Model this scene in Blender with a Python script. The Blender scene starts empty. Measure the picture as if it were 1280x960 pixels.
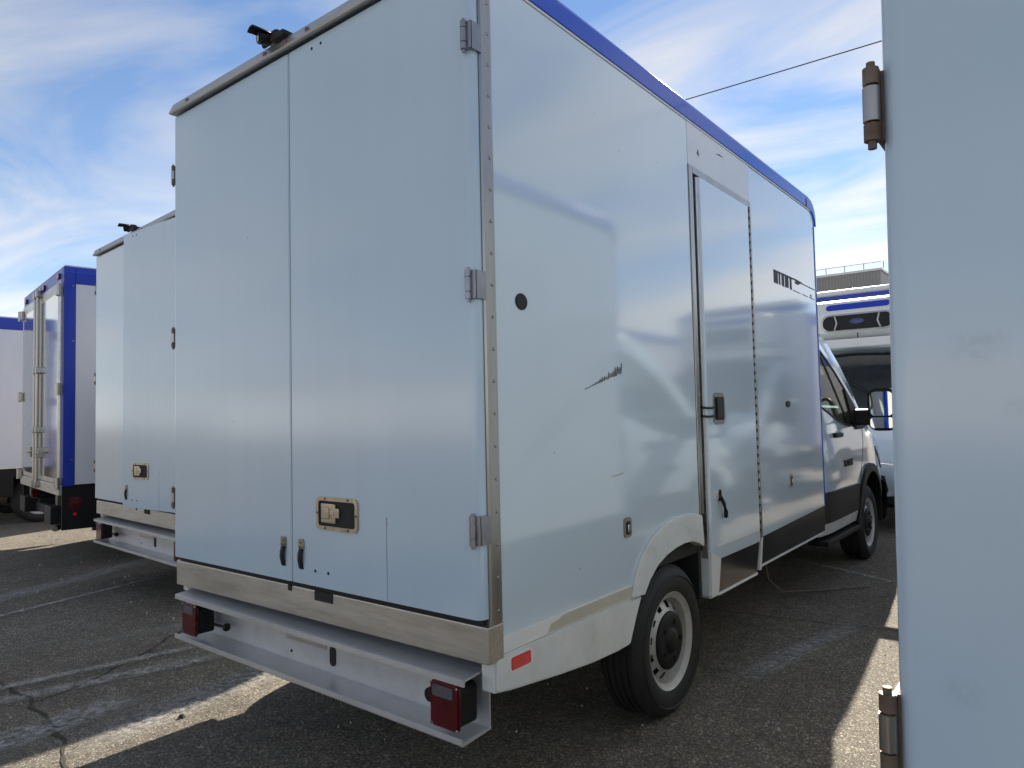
import bpy, bmesh, math, random
from mathutils import Vector, Matrix
R = math.radians
random.seed(7)
scn = bpy.context.scene
col = scn.collection

# ------------------------------------------------------------------ camera
F_PX = 884.0
vy = Vector((1340 - 640, -(506 - 480), -F_PX)).normalized()
vx = -Vector((-480 - 640, -(546 - 480), -F_PX))
vx = (vx - vy * vx.dot(vy)).normalized()
vz = vx.cross(vy)
CAMPOS = Vector((1.5116, -1.8247, 1.415))
cam_d = bpy.data.cameras.new('camera')
cam_d.sensor_fit = 'HORIZONTAL'
cam_d.sensor_width = 36.0
cam_d.lens = F_PX / 1280 * 36.0
cam_d.clip_start = 0.05
cam_d.clip_end = 3000
cam = bpy.data.objects.new('camera', cam_d)
M = Matrix((vx, vy, vz)).to_4x4()
M.translation = CAMPOS
cam.matrix_world = M
col.objects.link(cam)
scn.camera = cam

# ------------------------------------------------------------------ sky and sun
SUN_EL, SUN_AZ = 32.0, -14.5          # azimuth measured from +Y towards +X
sx = math.sin(R(SUN_AZ)) * math.cos(R(SUN_EL))
sy = math.cos(R(SUN_AZ)) * math.cos(R(SUN_EL))
sz = math.sin(R(SUN_EL))
SUN = Vector((sx, sy, sz))
world = bpy.data.worlds.new('World')
scn.world = world
world.use_nodes = True
nt = world.node_tree
nt.nodes.clear()
def nd(t, typ, **kw):
    n = t.nodes.new(typ)
    for k, v in kw.items():
        setattr(n, k, v)
    return n
w_out = nd(nt, 'ShaderNodeOutputWorld')
w_bg = nd(nt, 'ShaderNodeBackground')
w_bg.inputs['Strength'].default_value = 0.07
w_sky = nd(nt, 'ShaderNodeTexSky', sky_type='NISHITA', sun_disc=False)
w_sky.sun_elevation = R(SUN_EL)
w_sky.sun_rotation = R(SUN_AZ)
w_sky.air_density = 0.85
w_sky.dust_density = 0.0
w_sky.ozone_density = 3.0
hs = nd(nt, 'ShaderNodeHueSaturation'); hs.inputs['Saturation'].default_value = 1.0
nt.links.new(w_sky.outputs[0], hs.inputs['Color'])
tc = nd(nt, 'ShaderNodeTexCoord')
sep = nd(nt, 'ShaderNodeSeparateXYZ')
nt.links.new(tc.outputs['Generated'], sep.inputs[0])
mx = nd(nt, 'ShaderNodeMath', operation='MAXIMUM'); mx.inputs[1].default_value = 0.0
nt.links.new(sep.outputs['Z'], mx.inputs[0])
ad = nd(nt, 'ShaderNodeMath', operation='ADD'); ad.inputs[1].default_value = 0.16
nt.links.new(mx.outputs[0], ad.inputs[0])
comb = nd(nt, 'ShaderNodeCombineXYZ')
for ax in 'XY':
    dv = nd(nt, 'ShaderNodeMath', operation='DIVIDE')
    nt.links.new(sep.outputs[ax], dv.inputs[0]); nt.links.new(ad.outputs[0], dv.inputs[1])
    nt.links.new(dv.outputs[0], comb.inputs[ax])
mp = nd(nt, 'ShaderNodeMapping')
mp.inputs['Rotation'].default_value = (0, 0, R(-38))
mp.inputs['Location'].default_value = (1.7, 0.35, 0)
mp.inputs['Scale'].default_value = (0.75, 1.55, 1)
nt.links.new(comb.outputs[0], mp.inputs['Vector'])
n1 = nd(nt, 'ShaderNodeTexNoise', noise_dimensions='2D')
n1.inputs['Scale'].default_value = 1.35
n1.inputs['Detail'].default_value = 12
n1.inputs['Roughness'].default_value = 0.53
n1.inputs['Distortion'].default_value = 0.45
nt.links.new(mp.outputs[0], n1.inputs['Vector'])
cr = nd(nt, 'ShaderNodeValToRGB')
cr.color_ramp.elements[0].position = 0.35
cr.color_ramp.elements[0].color = (0, 0, 0, 1)
cr.color_ramp.elements[1].position = 0.68
cr.color_ramp.elements[1].color = (1, 1, 1, 1)
nt.links.new(n1.outputs['Fac'], cr.inputs[0])
cfac = nd(nt, 'ShaderNodeMath', operation='MULTIPLY'); cfac.inputs[1].default_value = 0.88
nt.links.new(cr.outputs[0], cfac.inputs[0])
hz = nd(nt, 'ShaderNodeMath', operation='SUBTRACT'); hz.inputs[0].default_value = 1.0
nt.links.new(mx.outputs[0], hz.inputs[1])
hp = nd(nt, 'ShaderNodeMath', operation='POWER'); hp.inputs[1].default_value = 5.0
nt.links.new(hz.outputs[0], hp.inputs[0])
hv = nd(nt, 'ShaderNodeMath', operation='MULTIPLY_ADD'); hv.inputs[1].default_value = 0.42; hv.use_clamp = True
nt.links.new(hp.outputs[0], hv.inputs[0]); nt.links.new(cfac.outputs[0], hv.inputs[2])
# clouds: white veil lit by the same sky (brighter where the sky itself is brighter)
bw = nd(nt, 'ShaderNodeRGBToBW')
nt.links.new(w_sky.outputs[0], bw.inputs[0])
cl_a = nd(nt, 'ShaderNodeMath', operation='MULTIPLY_ADD'); cl_a.inputs[1].default_value = 0.80; cl_a.inputs[2].default_value = 3.3
nt.links.new(bw.outputs[0], cl_a.inputs[0])
cl_c = nd(nt, 'ShaderNodeMix', data_type='RGBA', blend_type='MULTIPLY')
cl_c.inputs[0].default_value = 1.0
cl_c.inputs[6].default_value = (1.0, 0.985, 0.96, 1)
nt.links.new(cl_a.outputs[0], cl_c.inputs[7])
mixc = nd(nt, 'ShaderNodeMix', data_type='RGBA')
nt.links.new(hv.outputs[0], mixc.inputs[0])
nt.links.new(hs.outputs[0], mixc.inputs[6])
nt.links.new(cl_c.outputs[2], mixc.inputs[7])
nt.links.new(mixc.outputs[2], w_bg.inputs['Color'])
nt.links.new(w_bg.outputs[0], w_out.inputs[0])

sun_d = bpy.data.lights.new('sun', 'SUN')
sun_d.energy = 5.0
sun_d.angle = R(0.55)
sun_d.color = (1.0, 0.91, 0.77)
sun = bpy.data.objects.new('sun', sun_d)
sun.rotation_euler = (-SUN).to_track_quat('-Z', 'Y').to_euler()
sun.location = (0, 0, 30)
col.objects.link(sun)

vs = scn.view_settings
vs.view_transform = 'Standard'
vs.look = 'None'
vs.gamma = 1.0
vs.use_curve_mapping = False
vs.exposure = 1.20
scn.render.engine = 'CYCLES'
cy = scn.cycles
cy.use_denoising = True
cy.caustics_reflective = True
cy.caustics_refractive = False
cy.blur_glossy = 1.0
cy.sample_clamp_indirect = 10.0
cy.max_bounces = 10
cy.diffuse_bounces = 4
cy.glossy_bounces = 6
cy.transparent_max_bounces = 12

# ------------------------------------------------------------------ materials
MATS = {}
def mat(name, base, rough=0.5, metal=0.0, spec=0.5, coat=0.0, noise=0.0, nscale=6.0, bump=0.0, bscale=40.0,
        rough_var=0.0, dirt=None, dirt_amt=0.0, speck=0.0, wavy=0.0, streak=False, ribs=0.0, coat_rough=0.05):
    if name in MATS: return MATS[name]
    m = bpy.data.materials.new(name); m.use_nodes = True
    t = m.node_tree
    b = t.nodes['Principled BSDF']
    b.inputs['Base Color'].default_value = (*base, 1)
    b.inputs['Roughness'].default_value = rough
    b.inputs['Metallic'].default_value = metal
    b.inputs['Specular IOR Level'].default_value = spec
    b.inputs['Coat Weight'].default_value = coat
    b.inputs['Coat Roughness'].default_value = coat_rough
    c = nd(t, 'ShaderNodeTexCoord')
    vec = c.outputs['Object']
    if streak:
        mpn = nd(t, 'ShaderNodeMapping'); mpn.inputs['Scale'].default_value = streak if isinstance(streak, tuple) else (1, 1, 0.12)
        t.links.new(vec, mpn.inputs[0]); svec = mpn.outputs[0]
    else:
        svec = vec
    cur = None
    if noise > 0:
        n = nd(t, 'ShaderNodeTexNoise'); n.inputs['Scale'].default_value = nscale; n.inputs['Detail'].default_value = 6
        n.inputs['Roughness'].default_value = 0.62
        t.links.new(svec, n.inputs[0])
        mr = nd(t, 'ShaderNodeMapRange'); mr.inputs['From Min'].default_value = 0.3; mr.inputs['From Max'].default_value = 0.7
        mr.inputs['To Min'].default_value = 1 - noise; mr.inputs['To Max'].default_value = 1 + noise * 0.35
        t.links.new(n.outputs[0], mr.inputs[0])
        mul = nd(t, 'ShaderNodeMix', data_type='RGBA', blend_type='MULTIPLY'); mul.inputs[0].default_value = 1
        mul.inputs[6].default_value = (*base, 1)
        t.links.new(mr.outputs[0], mul.inputs[7])
        cur = mul.outputs[2]
    if dirt is not None:
        n = nd(t, 'ShaderNodeTexNoise'); n.inputs['Scale'].default_value = nscale * 1.7; n.inputs['Detail'].default_value = 8
        n.inputs['Roughness'].default_value = 0.7; n.inputs['Distortion'].default_value = 0.3
        t.links.new(svec, n.inputs[0])
        r_ = nd(t, 'ShaderNodeValToRGB'); r_.color_ramp.elements[0].position = 0.52; r_.color_ramp.elements[1].position = 0.78
        t.links.new(n.outputs[0], r_.inputs[0])
        f = nd(t, 'ShaderNodeMath', operation='MULTIPLY'); f.inputs[1].default_value = dirt_amt
        t.links.new(r_.outputs[0], f.inputs[0])
        mm = nd(t, 'ShaderNodeMix', data_type='RGBA')
        t.links.new(f.outputs[0], mm.inputs[0])
        if cur is None: mm.inputs[6].default_value = (*base, 1)
        else: t.links.new(cur, mm.inputs[6])
        mm.inputs[7].default_value = (*dirt, 1)
        cur = mm.outputs[2]
    if speck > 0:
        v = nd(t, 'ShaderNodeTexVoronoi', feature='F1'); v.inputs['Scale'].default_value = 9.0
        v.inputs['Randomness'].default_value = 1.0
        t.links.new(vec, v.inputs['Vector'])
        lt = nd(t, 'ShaderNodeMath', operation='LESS_THAN'); lt.inputs[1].default_value = 0.035
        t.links.new(v.outputs['Distance'], lt.inputs[0])
        sc_ = nd(t, 'ShaderNodeSeparateColor'); t.links.new(v.outputs['Color'], sc_.inputs[0])
        l2 = nd(t, 'ShaderNodeMath', operation='LESS_THAN'); l2.inputs[1].default_value = speck
        t.links.new(sc_.outputs[0], l2.inputs[0])
        an = nd(t, 'ShaderNodeMath', operation='MULTIPLY'); t.links.new(lt.outputs[0], an.inputs[0]); t.links.new(l2.outputs[0], an.inputs[1])
        sm = nd(t, 'ShaderNodeMath', operation='MULTIPLY'); sm.inputs[1].default_value = 0.6
        t.links.new(an.outputs[0], sm.inputs[0])
        mm = nd(t, 'ShaderNodeMix', data_type='RGBA'); t.links.new(sm.outputs[0], mm.inputs[0])
        if cur is None: mm.inputs[6].default_value = (*base, 1)
        else: t.links.new(cur, mm.inputs[6])
        mm.inputs[7].default_value = (0.08, 0.075, 0.07, 1)
        cur = mm.outputs[2]
    if cur is not None: t.links.new(cur, b.inputs['Base Color'])
    if rough_var > 0:
        n = nd(t, 'ShaderNodeTexNoise'); n.inputs['Scale'].default_value = 2.3; n.inputs['Detail'].default_value = 5
        t.links.new(svec, n.inputs[0])
        mr = nd(t, 'ShaderNodeMapRange'); mr.inputs['From Min'].default_value = 0.3; mr.inputs['From Max'].default_value = 0.7
        mr.inputs['To Min'].default_value = max(0.01, rough - rough_var); mr.inputs['To Max'].default_value = rough + rough_var
        t.links.new(n.outputs[0], mr.inputs[0]); t.links.new(mr.outputs[0], b.inputs['Roughness'])
    nrm = None
    if bump > 0:
        n = nd(t, 'ShaderNodeTexNoise'); n.inputs['Scale'].default_value = bscale; n.inputs['Detail'].default_value = 3
        t.links.new(vec, n.inputs[0])
        bp = nd(t, 'ShaderNodeBump'); bp.inputs['Strength'].default_value = bump; bp.inputs['Distance'].default_value = 0.002
        t.links.new(n.outputs[0], bp.inputs['Height']); nrm = bp.outputs[0]
    if wavy > 0:
        n = nd(t, 'ShaderNodeTexNoise'); n.inputs['Scale'].default_value = 1.1; n.inputs['Detail'].default_value = 1.5
        t.links.new(vec, n.inputs[0])
        bp = nd(t, 'ShaderNodeBump'); bp.inputs['Strength'].default_value = 1.0; bp.inputs['Distance'].default_value = wavy
        t.links.new(n.outputs[0], bp.inputs['Height'])
        if nrm is not None: t.links.new(nrm, bp.inputs['Normal'])
        nrm = bp.outputs[0]
    if ribs > 0:                       # sheet metal bowing between its vertical studs
        mpr = nd(t, 'ShaderNodeMapping'); mpr.inputs['Scale'].default_value = (0.0, 1.0, 0.06)
        t.links.new(vec, mpr.inputs[0])
        n = nd(t, 'ShaderNodeTexNoise'); n.inputs['Scale'].default_value = 2.6; n.inputs['Detail'].default_value = 1.0
        t.links.new(mpr.outputs[0], n.inputs[0])
        bp = nd(t, 'ShaderNodeBump'); bp.inputs['Strength'].default_value = 1.0; bp.inputs['Distance'].default_value = ribs
        t.links.new(n.outputs[0], bp.inputs['Height'])
        if nrm is not None: t.links.new(nrm, bp.inputs['Normal'])
        nrm = bp.outputs[0]
    if nrm is not None: t.links.new(nrm, b.inputs['Normal'])
    MATS[name] = m
    return m

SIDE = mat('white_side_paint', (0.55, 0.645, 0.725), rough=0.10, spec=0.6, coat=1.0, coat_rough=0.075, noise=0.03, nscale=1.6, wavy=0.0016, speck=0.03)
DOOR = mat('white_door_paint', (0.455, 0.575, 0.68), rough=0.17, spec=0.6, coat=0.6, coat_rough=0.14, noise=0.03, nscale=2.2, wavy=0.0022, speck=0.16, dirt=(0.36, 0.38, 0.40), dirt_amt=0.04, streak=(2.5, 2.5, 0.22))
DULLSIDE = mat('white_side_paint_dull', (0.50, 0.57, 0.63), rough=0.05, spec=0.8, noise=0.04, nscale=1.6, ribs=0.012)
DKSTEEL = mat('dark_stainless', (0.30, 0.30, 0.33), rough=0.32, metal=0.8, noise=0.2, nscale=20)
WHITE = mat('white_paint', (0.70, 0.70, 0.69), rough=0.25, noise=0.06, nscale=4, speck=0.1)
SKIRT = mat('white_fibreglass', (0.62, 0.64, 0.63), rough=0.32, noise=0.10, nscale=5, dirt=(0.42, 0.38, 0.30), dirt_amt=0.55, speck=0.25)
CREAM = mat('old_cream_paint', (0.47, 0.45, 0.36), rough=0.5, noise=0.10, nscale=7)
BLUE = mat('blue_paint', (0.004, 0.075, 0.52), rough=0.07, spec=0.4, noise=0.08, nscale=5)
BLUESTRIP = mat('blue_sheet', (0.006, 0.036, 0.40), rough=0.34, noise=0.10, nscale=5)
STEEL = mat('brushed_stainless', (0.37, 0.36, 0.34), rough=0.32, metal=1.0, noise=0.12, nscale=14, streak=(6, 6, 0.25), rough_var=0.08)
ALU = mat('mill_aluminium', (0.56, 0.55, 0.53), rough=0.42, metal=1.0, noise=0.18, nscale=9, dirt=(0.16, 0.14, 0.11), dirt_amt=0.35, streak=(0.6, 6, 6), rough_var=0.10)
BUMP = mat('bumper_aluminium', (0.60, 0.61, 0.62), rough=0.38, metal=0.55, noise=0.10, nscale=8, dirt=(0.24, 0.22, 0.20), dirt_amt=0.30, rough_var=0.08, speck=0.2)
BRONZE = mat('tarnished_steel', (0.48, 0.43, 0.35), rough=0.34, metal=0.9, noise=0.2, nscale=20, dirt=(0.10, 0.07, 0.04), dirt_amt=0.5)
RUST = mat('rusty_steel', (0.17, 0.13, 0.10), rough=0.6, metal=0.4, noise=0.35, nscale=30, dirt=(0.14, 0.05, 0.02), dirt_amt=0.8)
BLACK = mat('black_plastic', (0.012, 0.012, 0.013), rough=0.5, spec=0.25, noise=0.2, nscale=10)
GLOSSBLK = mat('black_gloss_panel', (0.010, 0.010, 0.011), rough=0.14, spec=0.28, noise=0.3, nscale=4, rough_var=0.04)
GAP = mat('black_seal_and_gap_shade', (0.012, 0.012, 0.013), rough=0.8)  # seal rubber, and the shade painted into gaps, holes and recesses
RUBBER = mat('tyre_rubber', (0.012, 0.012, 0.013), rough=0.68, noise=0.3, nscale=14, bump=0.3, bscale=120, dirt=(0.045, 0.040, 0.034), dirt_amt=0.30)
RIM = mat('silver_wheel_paint', (0.46, 0.45, 0.43), rough=0.38, metal=0.3, noise=0.12, nscale=12, dirt=(0.20, 0.17, 0.12), dirt_amt=0.45)
RED = mat('red_lens', (0.085, 0.003, 0.006), rough=0.16, spec=0.6, coat=0.5, noise=0.35, nscale=18)
REDLIT = mat('red_reflector', (0.62, 0.010, 0.015), rough=0.2, spec=0.6, coat=0.5, noise=0.2, nscale=40)
DKRED = mat('dark_red_lens', (0.10, 0.012, 0.015), rough=0.25)
CLEAR = mat('clear_lens', (0.11, 0.11, 0.12), rough=0.12, noise=0.3, nscale=60)
CHROME = mat('chrome', (0.75, 0.75, 0.75), rough=0.08, metal=1.0)
UNDER = mat('chassis_black', (0.010, 0.010, 0.010), rough=0.75, noise=0.3, nscale=8, dirt=(0.03, 0.026, 0.02), dirt_amt=0.4)
EXH = mat('exhaust_metal', (0.20, 0.17, 0.14), rough=0.55, metal=0.7, noise=0.3, nscale=12)
INTER = mat('cab_interior', (0.22, 0.22, 0.20), rough=0.8, noise=0.2, nscale=8)
MIRP = mat('polished_door_skin', (0.62, 0.64, 0.66), rough=0.10, metal=0.85, noise=0.04, nscale=3, wavy=0.003)
BWHITE = mat('white_panel_dull', (0.66, 0.67, 0.72), rough=0.30, noise=0.05, nscale=2, speck=0.05)
MIRROR = mat('mirror_glass', (0.85, 0.86, 0.88), rough=0.02, metal=1.0)
DARKGLASS = mat('windscreen_glass', (0.010, 0.020, 0.032), rough=0.03, spec=0.8)
GREY = mat('grey_corrugated_wall', (0.34, 0.335, 0.32), rough=0.6, noise=0.08, nscale=0.3)
DARKMARK = mat('torn_black_vinyl', (0.015, 0.015, 0.015), rough=0.6, noise=0.4, nscale=40)
FORDBLUE = mat('badge_blue', (0.008, 0.018, 0.16), rough=0.2)
WOOD = mat('weathered_pole', (0.12, 0.09, 0.065), rough=0.85, noise=0.3, nscale=6)
CONC = mat('warehouse_wall', (0.48, 0.48, 0.47), rough=0.7, noise=0.08, nscale=0.4)
BAND = mat('warehouse_band', (0.12, 0.15, 0.19), rough=0.6, noise=0.08, nscale=0.4)

def glass_mat(name, tint):
    m = bpy.data.materials.new(name); m.use_nodes = True
    t = m.node_tree; t.nodes.clear()
    o = nd(t, 'ShaderNodeOutputMaterial'); mxs = nd(t, 'ShaderNodeMixShader')
    tr = nd(t, 'ShaderNodeBsdfTransparent'); tr.inputs[0].default_value = (*tint, 1)
    gl = nd(t, 'ShaderNodeBsdfGlossy'); gl.inputs['Roughness'].default_value = 0.02
    fr = nd(t, 'ShaderNodeFresnel'); fr.inputs[0].default_value = 1.5
    t.links.new(fr.outputs[0], mxs.inputs[0]); t.links.new(tr.outputs[0], mxs.inputs[1]); t.links.new(gl.outputs[0], mxs.inputs[2])
    t.links.new(mxs.outputs[0], o.inputs[0])
    return m
GLASS = glass_mat('tinted_side_glass', (0.74, 0.82, 0.68))
WSGLASS = glass_mat('windscreen_laminate', (0.50, 0.60, 0.62))

def asphalt_mat():
    m = bpy.data.materials.new('worn_asphalt'); m.use_nodes = True
    t = m.node_tree; b = t.nodes['Principled BSDF']
    c = nd(t, 'ShaderNodeTexCoord'); P = c.outputs['Object']
    big = nd(t, 'ShaderNodeTexNoise'); big.inputs['Scale'].default_value = 0.55; big.inputs['Detail'].default_value = 8; big.inputs['Roughness'].default_value = 0.6
    t.links.new(P, big.inputs[0])
    mid = nd(t, 'ShaderNodeTexNoise'); mid.inputs['Scale'].default_value = 9; mid.inputs['Detail'].default_value = 6; mid.inputs['Roughness'].default_value = 0.7
    t.links.new(P, mid.inputs[0])
    v = nd(t, 'ShaderNodeTexVoronoi', feature='F1'); v.inputs['Scale'].default_value = 130
    t.links.new(P, v.inputs['Vector'])
    ve = nd(t, 'ShaderNodeTexVoronoi', feature='DISTANCE_TO_EDGE'); ve.inputs['Scale'].default_value = 130
    t.links.new(P, ve.inputs['Vector'])
    scol = nd(t, 'ShaderNodeSeparateColor'); t.links.new(v.outputs['Color'], scol.inputs[0])
    ramp = nd(t, 'ShaderNodeValToRGB')
    e = ramp.color_ramp.elements
    e[0].position = 0.0; e[0].color = (0.105, 0.094, 0.078, 1)
    e[1].position = 1.0; e[1].color = (0.54, 0.47, 0.36, 1)
    for p_, c_ in ((0.35, (0.175, 0.155, 0.126, 1)), (0.72, (0.25, 0.22, 0.175, 1)), (0.92, (0.36, 0.32, 0.255, 1))):
        k = e.new(p_); k.color = c_
    t.links.new(scol.outputs[0], ramp.inputs[0])
    edge = nd(t, 'ShaderNodeMapRange'); edge.inputs['From Max'].default_value = 0.12; edge.inputs['To Min'].default_value = 0.35
    t.links.new(ve.outputs['Distance'], edge.inputs[0])
    m1 = nd(t, 'ShaderNodeMix', data_type='RGBA', blend_type='MULTIPLY'); m1.inputs[0].default_value = 1
    t.links.new(ramp.outputs[0], m1.inputs[6]); t.links.new(edge.outputs[0], m1.inputs[7])
    mrb = nd(t, 'ShaderNodeMapRange'); mrb.inputs['From Min'].default_value = 0.3; mrb.inputs['From Max'].default_value = 0.7
    mrb.inputs['To Min'].default_value = 0.62; mrb.inputs['To Max'].default_value = 1.28
    t.links.new(big.outputs[0], mrb.inputs[0])
    m2 = nd(t, 'ShaderNodeMix', data_type='RGBA', blend_type='MULTIPLY'); m2.inputs[0].default_value = 1
    t.links.new(m1.outputs[2], m2.inputs[6]); t.links.new(mrb.outputs[0], m2.inputs[7])
    mrm = nd(t, 'ShaderNodeMapRange'); mrm.inputs['From Min'].default_value = 0.3; mrm.inputs['From Max'].default_value = 0.7
    mrm.inputs['To Min'].default_value = 0.8; mrm.inputs['To Max'].default_value = 1.2
    t.links.new(mid.outputs[0], mrm.inputs[0])
    m3 = nd(t, 'ShaderNodeMix', data_type='RGBA', blend_type='MULTIPLY'); m3.inputs[0].default_value = 1
    t.links.new(m2.outputs[2], m3.inputs[6]); t.links.new(mrm.outputs[0], m3.inputs[7])
    # pale dried residue in long smears along the parking bays
    mp_ = nd(t, 'ShaderNodeMapping'); mp_.inputs['Rotation'].default_value = (0, 0, R(10)); mp_.inputs['Scale'].default_value = (1.9, 0.42, 1)
    t.links.new(P, mp_.inputs[0])
    st = nd(t, 'ShaderNodeTexNoise'); st.inputs['Scale'].default_value = 1.3; st.inputs['Detail'].default_value = 9; st.inputs['Roughness'].default_value = 0.68
    t.links.new(mp_.outputs[0], st.inputs[0])
    sr = nd(t, 'ShaderNodeValToRGB'); sr.color_ramp.elements[0].position = 0.56; sr.color_ramp.elements[1].position = 0.80
    t.links.new(st.outputs[0], sr.inputs[0])
    fm = nd(t, 'ShaderNodeMath', operation='MULTIPLY'); fm.inputs[1].default_value = 0.55
    t.links.new(sr.outputs[0], fm.inputs[0])
    m4 = nd(t, 'ShaderNodeMix', data_type='RGBA'); t.links.new(fm.outputs[0], m4.inputs[0])
    t.links.new(m3.outputs[2], m4.inputs[6]); m4.inputs[7].default_value = (0.33, 0.33, 0.32, 1)
    t.links.new(m4.outputs[2], b.inputs['Base Color'])
    b.inputs['Roughness'].default_value = 0.85
    b.inputs['Specular IOR Level'].default_value = 0.35
    bp = nd(t, 'ShaderNodeBump'); bp.inputs['Strength'].default_value = 0.8; bp.inputs['Distance'].default_value = 0.004
    hh = nd(t, 'ShaderNodeMath', operation='ADD'); t.links.new(scol.outputs[1], hh.inputs[0]); t.links.new(edge.outputs[0], hh.inputs[1])
    t.links.new(hh.outputs[0], bp.inputs['Height']); t.links.new(bp.outputs[0], b.inputs['Normal'])
    return m
ASPH = asphalt_mat()

def fade_patch_mat(name, colr, amount, scale):
    m = bpy.data.materials.new(name); m.use_nodes = True
    t = m.node_tree; t.nodes.clear()
    o = nd(t, 'ShaderNodeOutputMaterial'); mxs = nd(t, 'ShaderNodeMixShader'); tr = nd(t, 'ShaderNodeBsdfTransparent')
    df = nd(t, 'ShaderNodeBsdfDiffuse'); df.inputs[0].default_value = (*colr, 1)
    c = nd(t, 'ShaderNodeTexCoord')
    n = nd(t, 'ShaderNodeTexNoise'); n.inputs['Scale'].default_value = scale; n.inputs['Detail'].default_value = 10; n.inputs['Roughness'].default_value = 0.8
    t.links.new(c.outputs['Object'], n.inputs[0])
    fall = nd(t, 'ShaderNodeAttribute'); fall.attribute_name = 'fade'
    ml = nd(t, 'ShaderNodeMath', operation='MULTIPLY'); ml.inputs[1].default_value = amount
    rr = nd(t, 'ShaderNodeMapRange'); rr.inputs['From Min'].default_value = 0.42; rr.inputs['From Max'].default_value = 0.62
    t.links.new(n.outputs[0], rr.inputs[0]); t.links.new(rr.outputs[0], ml.inputs[0])
    m2 = nd(t, 'ShaderNodeMath', operation='MULTIPLY'); t.links.new(ml.outputs[0], m2.inputs[0]); t.links.new(fall.outputs['Fac'], m2.inputs[1])
    t.links.new(m2.outputs[0], mxs.inputs[0]); t.links.new(tr.outputs[0], mxs.inputs[1]); t.links.new(df.outputs[0], mxs.inputs[2])
    t.links.new(mxs.outputs[0], o.inputs[0])
    return m
CHALK_SUN = fade_patch_mat('chalk_and_sun_streak', (0.50, 0.50, 0.50), 0.75, 26)  # pale coat for dried residue and for painted streaks of reflected sunlight
LINEP = fade_patch_mat('worn_line_paint', (0.55, 0.55, 0.52), 0.9, 18)
CRACKM = mat('asphalt_crack_dirt', (0.045, 0.040, 0.028), rough=0.95, noise=0.3, nscale=30, dirt=(0.05, 0.045, 0.015), dirt_amt=0.8)

# ------------------------------------------------------------------ mesh helpers
def tag(o, label=None, cat=None, group=None, kind=None):
    if label: o['label'] = label
    if cat: o['category'] = cat
    if group: o['group'] = group
    if kind: o['kind'] = kind
    return o

def empty(name, loc=(0, 0, 0), rz=0.0):
    o = bpy.data.objects.new(name, None)
    o.empty_display_size = 0.3
    o.location = loc; o.rotation_euler = (0, 0, rz)
    col.objects.link(o)
    return o

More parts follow.
